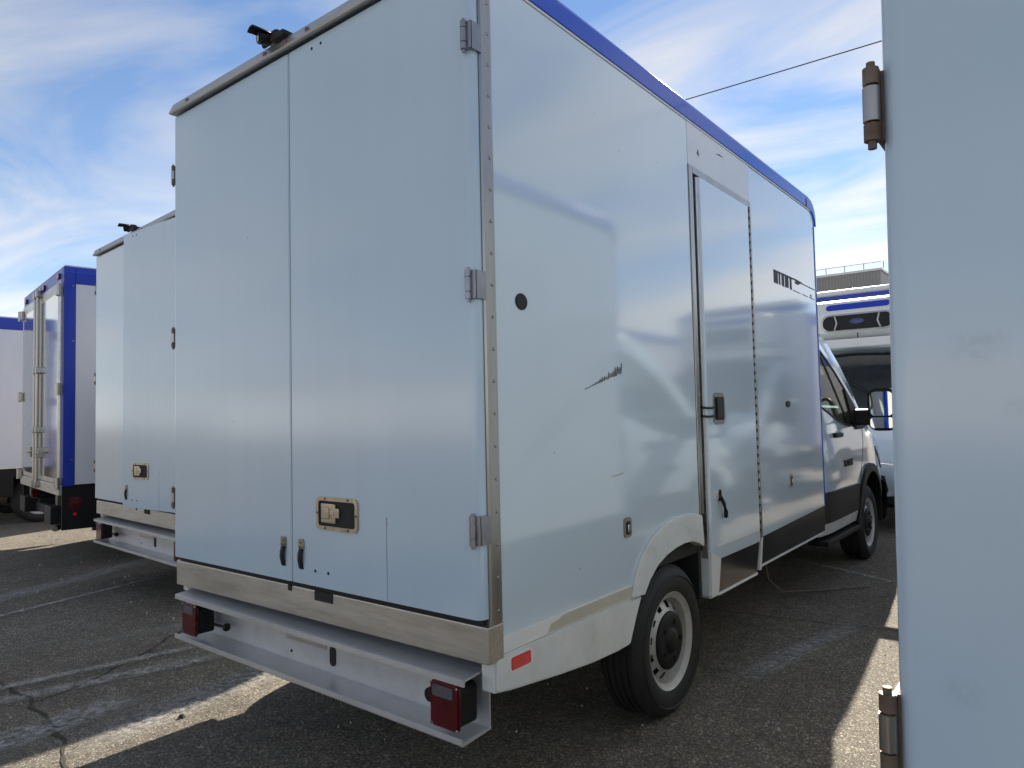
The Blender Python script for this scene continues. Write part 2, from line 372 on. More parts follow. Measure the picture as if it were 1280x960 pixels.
class MB:
    def __init__(s): s.bm = bmesh.new()
    def box(s, x0, x1, y0, y1, z0, z1, bev=0.0, seg=2, taper=None):
        bm = s.bm
        vs_ = [bm.verts.new((x, y, z)) for x in (x0, x1) for y in (y0, y1) for z in (z0, z1)]
        fs = []
        for q in ((0, 1, 3, 2), (4, 6, 7, 5), (0, 4, 5, 1), (2, 3, 7, 6), (0, 2, 6, 4), (1, 5, 7, 3)):
            fs.append(bm.faces.new([vs_[i] for i in q]))
        if bev > 0:
            es = list({e for f in fs for e in f.edges})
            bmesh.ops.bevel(bm, geom=es, offset=bev, segments=seg, affect='EDGES', profile=0.5, clamp_overlap=True)
        return s
    def prism(s, pts, axis, a, b, bev=0.0, seg=2):
        """pts in the plane normal to axis ('x': (y,z); 'y': (x,z); 'z': (x,y)), extruded a..b"""
        bm = s.bm
        def co(p, k):
            return {'x': (k, p[0], p[1]), 'y': (p[0], k, p[1]), 'z': (p[0], p[1], k)}[axis]
        lo = [bm.verts.new(co(p, a)) for p in pts]; hi = [bm.verts.new(co(p, b)) for p in pts]
        n = len(pts); fs = [bm.faces.new(lo), bm.faces.new(hi)]
        for i in range(n):
            fs.append(bm.faces.new((lo[i], lo[(i + 1) % n], hi[(i + 1) % n], hi[i])))
        bmesh.ops.recalc_face_normals(bm, faces=fs)
        if bev > 0:
            es = list({e for f in fs[:2] for e in f.edges})
            bmesh.ops.bevel(bm, geom=es, offset=bev, segments=seg, affect='EDGES', clamp_overlap=True)
        return s
    def cyl(s, p0, p1, r0, r1=None, n=16, cap=True):
        bm = s.bm
        r1 = r0 if r1 is None else r1
        p0, p1 = Vector(p0), Vector(p1)
        d = (p1 - p0).normalized()
        u = d.orthogonal().normalized(); w = d.cross(u)
        A = [bm.verts.new(p0 + (u * math.cos(a) + w * math.sin(a)) * r0) for a in (2 * math.pi * i / n for i in range(n))]
        B = [bm.verts.new(p1 + (u * math.cos(a) + w * math.sin(a)) * r1) for a in (2 * math.pi * i / n for i in range(n))]
        for i in range(n): bm.faces.new((A[i], A[(i + 1) % n], B[(i + 1) % n], B[i]))
        if cap: bm.faces.new(A[::-1]); bm.faces.new(B)
        return s
    def tube(s, path, r, n=8):
        bm = s.bm; rings = []
        path = [Vector(p) for p in path]
        for i, p in enumerate(path):
            d = (path[min(i + 1, len(path) - 1)] - path[max(i - 1, 0)]).normalized()
            ref = Vector((0, 0, 1)) if abs(d.z) < 0.9 else Vector((1, 0, 0))
            u = d.cross(ref).normalized(); w = d.cross(u)
            rings.append([bm.verts.new(p + (u * math.cos(2 * math.pi * k / n) + w * math.sin(2 * math.pi * k / n)) * r) for k in range(n)])
        for A, B in zip(rings, rings[1:]):
            for k in range(n): bm.faces.new((A[k], A[(k + 1) % n], B[(k + 1) % n], B[k]))
        bm.faces.new(rings[0][::-1]); bm.faces.new(rings[-1])
        return s
    def lathe(s, prof, n=40, c=(0, 0, 0), closed=False):
        """profile (x, r) revolved about the X axis"""
        bm = s.bm; rings = []
        for x, r in prof:
            if r < 1e-5: rings.append([bm.verts.new((c[0] + x, c[1], c[2]))])
            else: rings.append([bm.verts.new((c[0] + x, c[1] + r * math.cos(2 * math.pi * k / n), c[2] + r * math.sin(2 * math.pi * k / n))) for k in range(n)])
        prs = list(zip(rings, rings[1:])) + ([(rings[-1], rings[0])] if closed else [])
        for A, B in prs:
            for k in range(n):
                k2 = (k + 1) % n
                if len(A) == 1: bm.faces.new((A[0], B[k2], B[k]))
                elif len(B) == 1: bm.faces.new((A[k], A[k2], B[0]))
                else: bm.faces.new((A[k], A[k2], B[k2], B[k]))
        return s
    def grid(s, rows):
        bm = s.bm
        V = [[bm.verts.new(p) for p in row] for row in rows]
        for A, B in zip(V, V[1:]):
            for k in range(len(A) - 1): bm.faces.new((A[k], A[k + 1], B[k + 1], B[k]))
        return s
    def face(s, pts):
        s.bm.faces.new([s.bm.verts.new(p) for p in pts]); return s
    def mesh(s, name, mats, angle=35, recalc=True):
        if recalc: bmesh.ops.recalc_face_normals(s.bm, faces=s.bm.faces[:])
        me = bpy.data.meshes.new(name)
        s.bm.to_mesh(me); s.bm.free()
        for m_ in (mats if isinstance(mats, (list, tuple)) else [mats]): me.materials.append(m_)
        me.polygons.foreach_set('use_smooth', [True] * len(me.polygons))
        me.set_sharp_from_angle(angle=R(angle))
        return me
    def build(s, name, mats, parent=None, angle=35, recalc=True):
        o = bpy.data.objects.new(name, s.mesh(name, mats, angle, recalc))
        col.objects.link(o)
        if parent is not None: o.parent = parent
        if 6 < len(o.data.polygons) < 3000:
            wn = o.modifiers.new('weighted_normal', 'WEIGHTED_NORMAL'); wn.keep_sharp = True; wn.weight = 90
        return o

def text_obj(body, size, m_, parent, loc, rot, name='lettering', ext=0.001, shear=0.0):
    cu = bpy.data.curves.new(name, 'FONT'); cu.body = body; cu.size = size; cu.extrude = ext; cu.shear = shear
    cu.align_x = 'CENTER'; cu.align_y = 'CENTER'
    tmp = bpy.data.objects.new('tmp', cu); col.objects.link(tmp)
    bpy.context.view_layer.update()
    me = bpy.data.meshes.new_from_object(tmp.evaluated_get(bpy.context.evaluated_depsgraph_get()))
    bpy.data.objects.remove(tmp); bpy.data.curves.remove(cu)
    me.materials.clear(); me.materials.append(m_)
    o = bpy.data.objects.new(name, me); o.location = loc; o.rotation_euler = rot; o.parent = parent
    col.objects.link(o)
    return o

def children(o): return [c for c in bpy.data.objects if c.parent == o]
def copy_tree(o, parent=None):
    c = o.copy(); col.objects.link(c); c.parent = parent
    for ch in children(o): copy_tree(ch, c)
    return c

def rrect(x0, x1, z0, z1, r, n=5):
    pts = []
    for cx_, cz_, a0 in ((x1 - r, z0 + r, -90), (x1 - r, z1 - r, 0), (x0 + r, z1 - r, 90), (x0 + r, z0 + r, 180)):
        for i in range(n + 1):
            a = R(a0 + 90 * i / n); pts.append((cx_ + r * math.cos(a), cz_ + r * math.sin(a)))
    return pts
def ell(cx_, cz_, a, b, n=20):
    return [(cx_ + a * math.cos(2 * math.pi * i / n), cz_ + b * math.sin(2 * math.pi * i / n)) for i in range(n)]

# ------------------------------------------------------------------ ground
g = MB(); g.grid([[(x, y, 0) for x in (-600, -60, -20, 20, 60, 600)] for y in (-600, -60, -20, 20, 60, 1200)])
ground = tag(g.build('ground', ASPH), kind='structure')

def crack(path, w, z=0.004):
    mb = MB(); rows = []
    pts = []
    for (x0, y0), (x1, y1) in zip(path, path[1:]):
        L = math.hypot(x1 - x0, y1 - y0); n = max(2, int(L / 0.06))
        for i in range(n):
            t_ = i / n; pts.append((x0 + (x1 - x0) * t_, y0 + (y1 - y0) * t_))
    pts.append(path[-1])
    ox = oy = 0
    for i, (x, y) in enumerate(pts):
        dx, dy = (pts[min(i + 1, len(pts) - 1)][0] - pts[max(i - 1, 0)][0], pts[min(i + 1, len(pts) - 1)][1] - pts[max(i - 1, 0)][1])
        l = math.hypot(dx, dy) or 1
        nx, ny = -dy / l, dx / l
        ox = ox * 0.8 + random.uniform(-0.02, 0.02)
        ww = w * random.uniform(0.4, 1.3)
        rows.append([(x + nx * (ox - ww), y + ny * (ox - ww), z), (x + nx * (ox + ww), y + ny * (ox + ww), z)])
    mb.grid(rows)
    return mb.build('crack', CRACKM, ground)
crack([(-4.4, -0.28), (-3.29, -0.455), (-2.75, -0.47), (-1.785, -0.60), (-0.6, -0.75)], 0.009)
crack([(-2.75, -0.47), (-3.0, 0.10), (-3.45, 0.736), (-3.9, 1.5)], 0.006)
crack([(-1.9, 3.0), (-0.424, 3.129), (0.1, 3.2), (0.59, 3.254), (1.4, 3.35)], 0.005)

def smear(cx_, cy_, L, W_, ang, m_, z=0.008, name='residue_and_sun_streak'):
    me = MB(); n, k = 14, 6
    ca, sa = math.cos(ang), math.sin(ang)
    rows = []
    for i in range(n + 1):
        row = []
        for j in range(k + 1):
            u = (i / n - 0.5) * L; v = (j / k - 0.5) * W_
            row.append((cx_ + u * ca - v * sa, cy_ + u * sa + v * ca, z))
        rows.append(row)
    me.grid(rows)
    o = me.build(name, m_, ground)
    at = o.data.attributes.new('fade', 'FLOAT', 'POINT')
    vals = []
    for i in range(n + 1):
        for j in range(k + 1):
            a = math.sin(math.pi * i / n); b_ = math.sin(math.pi * j / k)
            vals.append(min(1, 1.6 * a) * b_)
    at.data.foreach_set('value', vals)
    return o
smear(-2.12, 0.28, 1.7, 0.34, R(98), CHALK_SUN)
smear(-2.33, -0.55, 0.9, 0.30, R(96), CHALK_SUN, z=0.012)
smear(-2.74, -0.05, 1.5, 0.16, R(75), CHALK_SUN, z=0.016)  # this and the next two paint sunlight thrown down by the truck walls
smear(-3.0, -0.1, 1.6, 0.10, R(78), CHALK_SUN, z=0.020)
smear(-5.75, 0.75, 2.4, 0.35, R(112), CHALK_SUN)
smear(0.20, 2.55, 1.6, 0.20, R(80), CHALK_SUN)
smear(-0.15, 4.9, 3.6, 0.09, R(-28), LINEP, name='parking_line')
smear(-4.9, 0.1, 2.6, 0.10, R(104), LINEP, z=0.010, name='parking_line')

# ------------------------------------------------------------------ wheels
def wheel_meshes():
    ro = 0.345; hw = 0.105
    prof = []
    # outer sidewall (x+) from bead to tread, across tread with grooves, back
    prof += [(hw - 0.020, 0.212), (hw - 0.006, 0.225), (hw + 0.004, 0.250), (hw + 0.008, 0.285), (hw + 0.003, 0.312), (hw - 0.012, 0.333), (hw - 0.026, ro - 0.002)]
    for gx in (0.050, 0.017, -0.017, -0.050):
        prof += [(gx + 0.008, ro), (gx + 0.0055, ro - 0.009), (gx - 0.0055, ro - 0.009), (gx - 0.008, ro)]
    prof += [(-hw + 0.026, ro - 0.002), (-hw + 0.012, 0.333), (-hw - 0.003, 0.312), (-hw - 0.008, 0.285), (-hw - 0.004, 0.250), (-hw + 0.006, 0.225), (-hw + 0.020, 0.212)]
    t = MB(); t.lathe(prof, 72)
    # shoulder blocks and a raised ring of sidewall lettering relief
    for k in range(72):
        a = 2 * math.pi * k / 72; a2 = a + 2 * math.pi / 72 * 0.62
        for sgn in (1, -1):
            q = []
            for aa in (a, a2):
                for (x, r) in ((hw - 0.018, 0.334), (hw - 0.030, ro + 0.0035)):
                    q.append((sgn * x, r * math.cos(aa), r * math.sin(aa)))
            t.face([q[0], q[1], q[3], q[2]])
    t.lathe([(hw + 0.006, 0.296), (hw + 0.011, 0.300), (hw + 0.006, 0.304)], 72)
    tyre = t.mesh('tyre', RUBBER, 30)
    r = MB()
    r.lathe([(hw - 0.022, 0.196), (hw - 0.016, 0.208), (hw - 0.008, 0.219), (hw - 0.004, 0.2235), (hw - 0.008, 0.226), (hw - 0.020, 0.222)], 56)
    r.lathe([(hw - 0.022, 0.196), (hw - 0.050, 0.190), (hw - 0.062, 0.186)], 56)
    r.lathe([(-hw + 0.01, 0.215), (-0.02, 0.190), (hw - 0.062, 0.186)], 56)
    # dish with hand holes
    nh = 12; sec = 7; radii = [(hw - 0.062, 0.186), (hw - 0.054, 0.179), (hw - 0.044, 0.164), (hw - 0.034, 0.147), (hw - 0.026, 0.138), (hw - 0.020, 0.126), (hw - 0.024, 0.114)]
    N = nh * sec
    V = [[r.bm.verts.new((x, rr * math.cos(2 * math.pi * k / N), rr * math.sin(2 * math.pi * k / N))) for k in range(N)] for x, rr in radii]
    for i in range(len(radii) - 1):
        for k in range(N):
            if i in (1, 2) and k % sec in (1, 2, 3): continue
            r.bm.faces.new((V[i][k], V[i][(k + 1) % N], V[i + 1][(k + 1) % N], V[i + 1][k]))
    rim = r.mesh('rim', RIM, 40)
    h = MB()
    h.lathe([(hw - 0.090, 0.19), (hw - 0.085, 0.10)], 40)
    back = h.mesh('brake_disc', UNDER, 30)
    hc = MB()
    hc.lathe([(hw - 0.030, 0.134), (hw - 0.015, 0.132), (hw - 0.008, 0.122), (hw - 0.004, 0.095), (hw - 0.008, 0.060), (hw + 0.004, 0.050), (hw + 0.012, 0.036), (hw + 0.014, 0.0)], 40)
    for k in range(5):
        a = 2 * math.pi * k / 5
        hc.cyl((hw - 0.006, 0.088 * math.cos(a), 0.088 * math.sin(a)), (hw + 0.004, 0.088 * math.cos(a), 0.088 * math.sin(a)), 0.012, 0.010, 8)
    cap = hc.mesh('hub_cap', BLACK, 30)
    return tyre, rim, back, cap
TYRE, RIMM, BACKM, CAPM = wheel_meshes()
def wheel(parent, x, y, side, steer=0.0):
    """tyre is the part, rim / brake / cap ride on it"""
    t = bpy.data.objects.new('wheel', TYRE); col.objects.link(t); t.parent = parent
    t.location = (x, y, 0.345)
    t.rotation_euler = (random.uniform(0, 3), 0, (0 if side > 0 else math.pi) + steer)
    for nm, me in (('rim', RIMM), ('brake_disc', BACKM), ('hub_cap', CAPM)):
        o = bpy.data.objects.new(nm, me); col.objects.link(o); o.parent = t
    return t

# ------------------------------------------------------------------ cab (shared by all trucks), faces +Y, centre line x = XC
XC = -1.015
ST = [(3.99, .955, 2.12, 2.30), (4.20, .98, 2.13, 2.34), (4.40, .985, 2.07, 2.34), (4.56, .985, 2.00, 2.31), (4.87, .985, 1.83, 2.20), (5.13, .985, 1.66, 2.02), (5.40, .985, 1.46, 1.74),
      (5.62, .985, 1.28, 1.48), (5.75, .985, 1.20, 1.37), (6.00, .98, 1.12, 1.27), (6.25, .955, 1.01, 1.15), (6.42, .90, .89, 1.01), (6.52, .82, .78, .88), (6.57, .74, .66, .72)]
def st_at(y):
    if y <= ST[0][0]: return ST[0][1:]
    for a, b in zip(ST, ST[1:]):
        if y <= b[0]:
            t_ = (y - a[0]) / (b[0] - a[0]); return tuple(a[i] + (b[i] - a[i]) * t_ for i in (1, 2, 3))
    return ST[-1][1:]
ZB = 0.42
def half_section(y):
    W, zs, zc = st_at(y)
    zbelt = min(1.25, zs - 0.03)
    wt = W - (zs - zbelt) * 0.17 - 0.012
    hh = zbelt - ZB
    return [(0, ZB), (0.8 * W, ZB), (W - 0.035, ZB + 0.02), (W - 0.012, ZB + 0.10), (W - 0.002, ZB + hh * 0.38), (W, ZB + hh * 0.60), (W - 0.006, ZB + hh * 0.82), (W - 0.022, zbelt),
            (wt, zs), (wt - 0.035, zs + 0.45 * (zc - zs)), (wt - 0.16, zs + 0.72 * (zc - zs)), (0.45 * W, zc - 0.022), (0, zc)]
def side_x(y, z):
    h = half_section(y)
    zz = [(p[1], p[0]) for p in h[2:9]]
    if z <= zz[0][0]: return zz[0][1]
    for a, b in zip(zz, zz[1:]):
        if z <= b[0]:
            return a[1] + (b[1] - a[1]) * (z - a[0]) / max(1e-6, b[0] - a[0])
    return zz[-1][1]
WINPOLY = [(4.10, 1.98), (4.10, 1.52), (4.20, 1.45), (4.40, 1.40), (4.62, 1.33), (4.85, 1.29), (5.36, 1.27), (5.50, 1.275), (5.36, 1.40), (5.10, 1.59), (4.85, 1.755), (4.55, 1.91), (4.38, 1.97), (4.22, 2.0)]
FW_Y = 5.58
def cab_body_mesh():
    b = MB(); rings = []
    ys = [s[0] for s in ST] + [4.03, 5.0, 5.27, 5.51, 5.88, 6.12, 6.34]
    ys = sorted(ys)
    for y in ys:
        h = half_section(y)
        ring = [(XC + x, y, z) for x, z in h] + [(XC - x, y, z) for x, z in h[-2:0:-1]]
        rings.append([b.bm.verts.new(p) for p in ring])
    n = len(rings[0])
    for A, B in zip(rings, rings[1:]):
        for k in range(n): b.bm.faces.new((A[k], A[(k + 1) % n], B[(k + 1) % n], B[k]))
    b.bm.faces.new(rings[0][::-1]); b.bm.faces.new(rings[-1])
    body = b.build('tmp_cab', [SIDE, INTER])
    cuts = []
    c = MB(); c.prism(WINPOLY, 'x', XC - 1.4, XC + 1.4); cuts.append(c.build('tmp_cut', INTER))
    c = MB(); c.prism([(4.12, 2.0), (4.12, 1.28), (5.48, 1.28), (5.60, 1.36), (5.66, 1.60), (4.72, 2.45), (4.68, 2.02)], 'x', XC - 0.80, XC + 0.80); cuts.append(c.build('tmp_cut', INTER))
    for sgn in (1, -1):
        c = MB(); c.cyl((XC + sgn * 0.62, FW_Y, 0.40), (XC + sgn * 1.3, FW_Y, 0.40), 0.445, n=40); cuts.append(c.build('tmp_cut', INTER))
    for c in cuts:
        md = body.modifiers.new('cut', 'BOOLEAN'); md.object = c; md.operation = 'DIFFERENCE'; md.solver = 'EXACT'
        try: md.material_mode = 'TRANSFER'
        except Exception: pass
    bpy.context.view_layer.update()
    me = bpy.data.meshes.new_from_object(body.evaluated_get(bpy.context.evaluated_depsgraph_get()))
    me.name = 'cab_body'
    for o in cuts + [body]: bpy.data.objects.remove(o)
    me.polygons.foreach_set('use_smooth', [True] * len(me.polygons))
    me.set_sharp_from_angle(angle=R(32))
    return me
CABME = cab_body_mesh()

def sheet_on_side(poly, sgn, off, name, m_, parent, thick=0.004):
    """thin panel lying on the cab side; poly in (y,z)"""
    dense = []
    for (ya, za), (yb, zb_) in zip(poly, poly[1:] + poly[:1]):
        k = max(1, int(math.hypot(yb - ya, zb_ - za) / 0.09))
        dense += [(ya + (yb - ya) * i / k, za + (zb_ - za) * i / k) for i in range(k)]
    poly = dense
    mb = MB()
    o_ = [mb.bm.verts.new((XC + sgn * (side_x(y, z) + off), y, z)) for y, z in poly]
    i_ = [mb.bm.verts.new((XC + sgn * (side_x(y, z) + off - thick), y, z)) for y, z in poly]
    f = mb.bm.faces.new(o_)
    n = len(poly)
    for i in range(n): mb.bm.faces.new((o_[i], o_[(i + 1) % n], i_[(i + 1) % n], i_[i]))
    bmesh.ops.triangulate(mb.bm, faces=[f])
    return mb.build(name, m_, parent)

def band(outer, inner, sgn, off, name, m_, parent):
    """ring between two equally long (y,z) outlines on the cab side"""
    mb = MB(); n = len(outer)
    O = [mb.bm.verts.new((XC + sgn * (side_x(y, z) + off), y, z)) for y, z in outer]
    I = [mb.bm.verts.new((XC + sgn * (side_x(y, z) + off), y, z)) for y, z in inner]
    for i in range(n): mb.bm.faces.new((O[i], O[(i + 1) % n], I[(i + 1) % n], I[i]))
    ret = bmesh.ops.extrude_face_region(mb.bm, geom=mb.bm.faces[:])
    for v in ret['geom']:
        if isinstance(v, bmesh.types.BMVert): v.co.x -= sgn * 0.012
    return mb.build(name, m_, parent)

def scale_poly(poly, k):
    cy_ = sum(p[0] for p in poly) / len(poly); cz_ = sum(p[1] for p in poly) / len(poly)
    return [(cy_ + (p[0] - cy_) * k, cz_ + (p[1] - cz_) * k) for p in poly]

def build_cab(root):
    cab = bpy.data.objects.new('cab', CABME); col.objects.link(cab); cab.parent = root
    for sgn in (1, -1):
        glass = sheet_on_side(scale_poly(WINPOLY, 0.985), sgn, 0.000, 'side_window', GLASS, cab, 0.003)
        band(scale_poly(WINPOLY, 1.05), scale_poly(WINPOLY, 0.985), sgn, 0.007, 'window_trim', BLACK, cab)
        sheet_on_side([(4.44, 1.955), (4.475, 1.955), (4.99, 1.30), (4.955, 1.30)], sgn, 0.006, 'window_bar', BLACK, cab, 0.012)
        sheet_on_side([(5.12, 1.30), (5.05, 1.60), (5.10, 1.585), (5.36, 1.395), (5.56, 1.26), (5.45, 1.235), (5.2, 1.235)], sgn, 0.014, 'mirror_sail', BLACK, cab, 0.02)
        # lower black cladding, white rocker, running board
        sheet_on_side([(4.03, 0.52), (4.03, 0.765), (5.13, 0.75), (5.10, 0.52)], sgn, 0.016, 'side_cladding', BLACK, cab, 0.02)
        sheet_on_side([(4.0, 0.425), (4.0, 0.518), (5.08, 0.52), (5.09, 0.425)], sgn, 0.012, 'rocker_panel', SKIRT, cab, 0.02)
        mb = MB(); x0, x1 = sorted((XC + sgn * 0.84, XC + sgn * 1.00))
        mb.box(x0, x1, 4.02, 5.08, 0.352, 0.395, 0.010); mb.build('running_board', BLACK, cab)
        # arch flare
        A = [R(a) for a in range(-12, 193, 8)]
        out_ = [(FW_Y + 0.495 * math.cos(a), 0.40 + 0.505 * math.sin(a)) for a in A]
        inn = [(FW_Y + 0.430 * math.cos(a), 0.40 + 0.430 * math.sin(a)) for a in A]
        mb = MB()
        ring = []
        for (oy, oz), (iy, iz) in zip(out_, inn):
            ring.append([(XC + sgn * (side_x(oy, max(.5, oz)) + 0.004), oy, oz), (XC + sgn * (side_x(oy, max(.5, oz)) + 0.026), oy * .97 + iy * .03, oz * .97 + iz * .03),
                         (XC + sgn * (side_x(iy, max(.5, iz)) + 0.030), iy, iz), (XC + sgn * (side_x(iy, max(.5, iz)) - 0.08), iy, iz)])
        mb.grid(ring); mb.build('arch_flare', BLACK, cab)
        # door outline (shut line), handle, badge
        dl = [(4.10, 0.80), (4.07, 1.45), (4.075, 1.47), (4.11, 0.80)]
        sheet_on_side([(4.075, 0.78), (4.07, 2.02), (4.082, 2.02), (4.087, 0.78)], sgn, 0.0015, 'door_shut_line_shade', GAP, cab)
        sheet_on_side([(5.20, 0.76), (5.40, 1.10), (5.44, 1.24), (5.452, 1.24), (5.412, 1.10), (5.212, 0.76)], sgn, 0.0015, 'door_shut_line_shade', GAP, cab)
        mb = MB(); hx = side_x(4.55, 1.2)
        x0, x1 = sorted((XC + sgn * (hx - 0.01), XC + sgn * (hx + 0.035)))
        mb.box(x0, x1, 4.40, 4.62, 1.185, 1.225, 0.014); mb.build('door_handle', BLACK, cab)
        text_obj('TRANSIT', 0.085, BLACK, cab, (XC + sgn * (side_x(4.95, .93) + 0.003), 4.80, 0.955), (R(90), 0, R(90) if sgn > 0 else R(-90)), 'badge_lettering', 0.002)
        # mirror
        mb = MB()
        def mx_(v): return XC + sgn * v
        x0, x1 = sorted((mx_(1.075), mx_(1.315)))
        mb.prism(rrect(x0, x1, 1.22, 1.60, 0.075), 'y', 5.17, 5.30, 0.028, 3)
        mir = mb.build('door_mirror', BLACK, cab)
        mb = MB(); mb.prism(rrect(x0 + .025, x1 - .025, 1.355, 1.570, 0.045), 'y', 5.158, 5.166); mb.build('mirror_glass', MIRROR, mir)
        mb = MB(); mb.prism(rrect(x0 + .025, x1 - .025, 1.245, 1.340, 0.03), 'y', 5.158, 5.166); mb.build('mirror_glass', MIRROR, mir)
        mb = MB()
        a0, a1 = sorted((mx_(0.93), mx_(1.16)))
        mb.box(a0, a1, 5.22, 5.32, 1.27, 1.42, 0.03); mb.build('mirror_arm', BLACK, mir)
        # headlight
        mb = MB(); rows = []
        for y, z0, z1 in ((5.98, 0.98, 1.06), (6.12, 0.90, 1.03), (6.28, 0.82, 0.97), (6.40, 0.76, 0.88), (6.47, 0.74, 0.80)):
            rows.append([(XC + sgn * (side_x(y, z) + 0.010 - 0.0 * z), y + 0.006, z) for z in (z0, (z0 + z1) / 2, z1)])
        mb.grid(rows); mb.build('headlight', CLEAR, cab)
        # seat seen through the windows
        mb = MB(); x0, x1 = sorted((XC + sgn * 0.22, XC + sgn * 0.68))
        mb.box(x0, x1, 4.28, 4.44, 1.28, 1.62, 0.05); mb.box(x0 + .1, x1 - .1, 4.26, 4.36, 1.66, 1.86, 0.04); mb.build('seat', INTER, cab)
    # windscreen
    mb = MB(); rows = []
    for y in [4.66 + (5.66 - 4.66) * i / 12 for i in range(13)]:
        W, zs, zc = st_at(y); h = half_section(y)
        p = [h[9], h[10], h[11], h[12]]
        e = 0.02
        line = [(p[0][0] - e, p[0][1])] + p[1:]
        full = [(x, z) for x, z in line] + [(-x, z) for x, z in line[-2::-1]]
        rows.append([(XC + x, y + 0.006, z + 0.010) for x, z in full])
    mb.grid(rows); ws = mb.build('windscreen', WSGLASS, cab, 60)
    for sgn in (1, -1):
        mb = MB(); mb.tube([(XC + sgn * 0.55, 5.70, 1.42), (XC + sgn * 0.28, 5.52, 1.66), (XC + sgn * 0.05, 5.42, 1.80)], 0.010, 6); mb.build('wiper', BLACK, cab)
    # grille and bumper
    mb = MB(); rows = []
    for z in (0.70, 0.76, 0.84, 0.90):
        row = []
        for u in [i / 10 * 2 - 1 for i in range(11)]:
            x = u * 0.56
            yy = 6.60 - 0.10 * u * u - max(0, (z - 0.70)) * 0.38
            row.append((XC + x, yy, z))
        rows.append(row)
    mb.grid(rows); gr = mb.build('grille', BLACK, cab)
    for k in range(3):
        mb = MB(); z = 0.735 + k * 0.06
        mb.tube([(XC + u * 0.54, 6.612 - 0.10 * u * u - (z - .70) * .38, z) for u in [i / 8 * 2 - 1 for i in range(9)]], 0.010, 6); mb.build('grille_bar', CHROME if k == 1 else BLACK, gr)
    mb = MB()
    prof = []
    for i in range(17):
        u = i / 16 * 2 - 1
        x = math.copysign(abs(u) ** 0.75, u) * 1.0
        yy = 6.62 - 0.42 * abs(u) ** 3.2
        prof.append((x, yy))
    rows = []
    for z, o_ in ((0.30, -0.05), (0.34, 0.0), (0.50, 0.025), (0.66, 0.012), (0.69, -0.03)):
        rows.append([(XC + x * (1 + o_ * 0.3), yy + o_, z) for x, yy in prof])
    mb.grid(rows); mb.build('front_bumper', BLACK, cab)
    return cab

def build_chassis(root, y0, width_c=XC):
    mb = MB()
    for sgn in (1, -1):
        x = XC + sgn * 0.42
        mb.box(x - 0.035, x + 0.035, y0, 6.2, 0.46, 0.60)
    for y in (0.3, 1.0, 1.9, 2.8, 3.6, 4.6): mb.box(XC - 0.42, XC + 0.42, y, y + 0.06, 0.48, 0.57)
    mb.build('chassis_frame', UNDER, root)
    mb = MB(); mb.cyl((XC - 0.78, 1.29, 0.345), (XC + 0.78, 1.29, 0.345), 0.045, n=14); mb.cyl((XC - 0.10, 1.29, 0.345), (XC + 0.16, 1.29, 0.345), 0.13, n=18); mb.build('rear_axle', UNDER, root)
    mb = MB(); mb.cyl((XC - 0.78, FW_Y, 0.345), (XC + 0.78, FW_Y, 0.345), 0.05, n=12); mb.box(XC - .45, XC + .45, 4.6, 6.2, .30, .44, .05); mb.build('front_subframe', UNDER, root)
    mb = MB(); mb.cyl((XC + 0.40, 0.42, 0.36), (XC + 0.46, 0.98, 0.34), 0.085, n=18); mb.tube([(XC + .40, .42, .36), (XC + .38, .25, .37), (XC + .42, .12, .36), (XC + .5, .05, .35)], 0.032, 10); mb.build('exhaust', EXH, root)
    for x, y, s in ((XC + 0.895, 1.29, 1), (XC - 0.895, 1.29, -1), (XC + 0.865, FW_Y, 1), (XC - 0.865, FW_Y, -1)):
        wheel(root, x, y, s)
    mb = MB(); mb.tube([(XC + 0.55, 3.75, 0.50), (XC + 0.60, 3.72, 0.30), (XC + 0.62, 3.74, 0.12), (XC + 0.70, 3.80, 0.02), (XC + 0.95, 4.05, 0.016), (XC + 1.2, 4.35, 0.016)], 0.007, 7)
    return mb

# ------------------------------------------------------------------ box truck with full-height rear doors (the main subject)
XL = -2.03
def hinge(parent, x, y, zc, sgn, post_y):
    mb = MB()
    r = 0.0115
    for z0, z1 in ((-0.048, -0.026), (-0.023, 0.023), (0.026, 0.048)):
        mb.cyl((x, y, zc + z0), (x, y, zc + z1), r, n=12)
    mb.cyl((x, y, zc - 0.058), (x, y, zc + 0.056), 0.006, n=8)
    x1 = 0.006 if sgn > 0 else XL - 0.006
    # leaf runs from the barrel over the door edge to the post
    xa, xb = sorted((x, x1))
    mb.box(xa, xb, y + 0.004, y + 0.010, zc - 0.046, zc + 0.046)
    xc0, xc1 = sorted((x1, x1 - sgn * 0.006))
    mb.box(xc0, xc1, y + 0.006, post_y, zc - 0.046, zc + 0.046)
    h = mb.build('hinge', DKSTEEL, parent)
    return h

def rear_door(root, x0, x1, hinge_sgn):
    """door leaf with a well rounded outer edge; origin on its hinge line"""
    hx = x1 if hinge_sgn > 0 else x0
    mb = MB()
    yb, yf = -0.052, -0.092
    r = 0.028
    # plan outline, outer edge rounded
    pts = []
    if hinge_sgn > 0:
        pts = [(x0, yb), (x0, yf + 0.006), (x0 + 0.006, yf)]
        for i in range(7):
            a = R(-90 + 90 * i / 6); pts.append((x1 - r + r * math.cos(a), yf + r + r * math.sin(a)))
        pts.append((x1, yb))
    else:
        for i in range(7):
            a = R(180 + 90 * i / 6); pts.append((x0 + r + r * math.cos(a), yf + r + r * math.sin(a)))
        pts += [(x1 - 0.006, yf), (x1, yf + 0.006), (x1, yb)]
        pts = [(x0, yb)] + pts
    pts = [(x - hx, y + 0.06) for x, y in pts]
    mb.prism(pts, 'z', 0.762, 2.978)
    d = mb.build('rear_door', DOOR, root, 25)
    d.location = (hx, -0.06, 0)
    return d

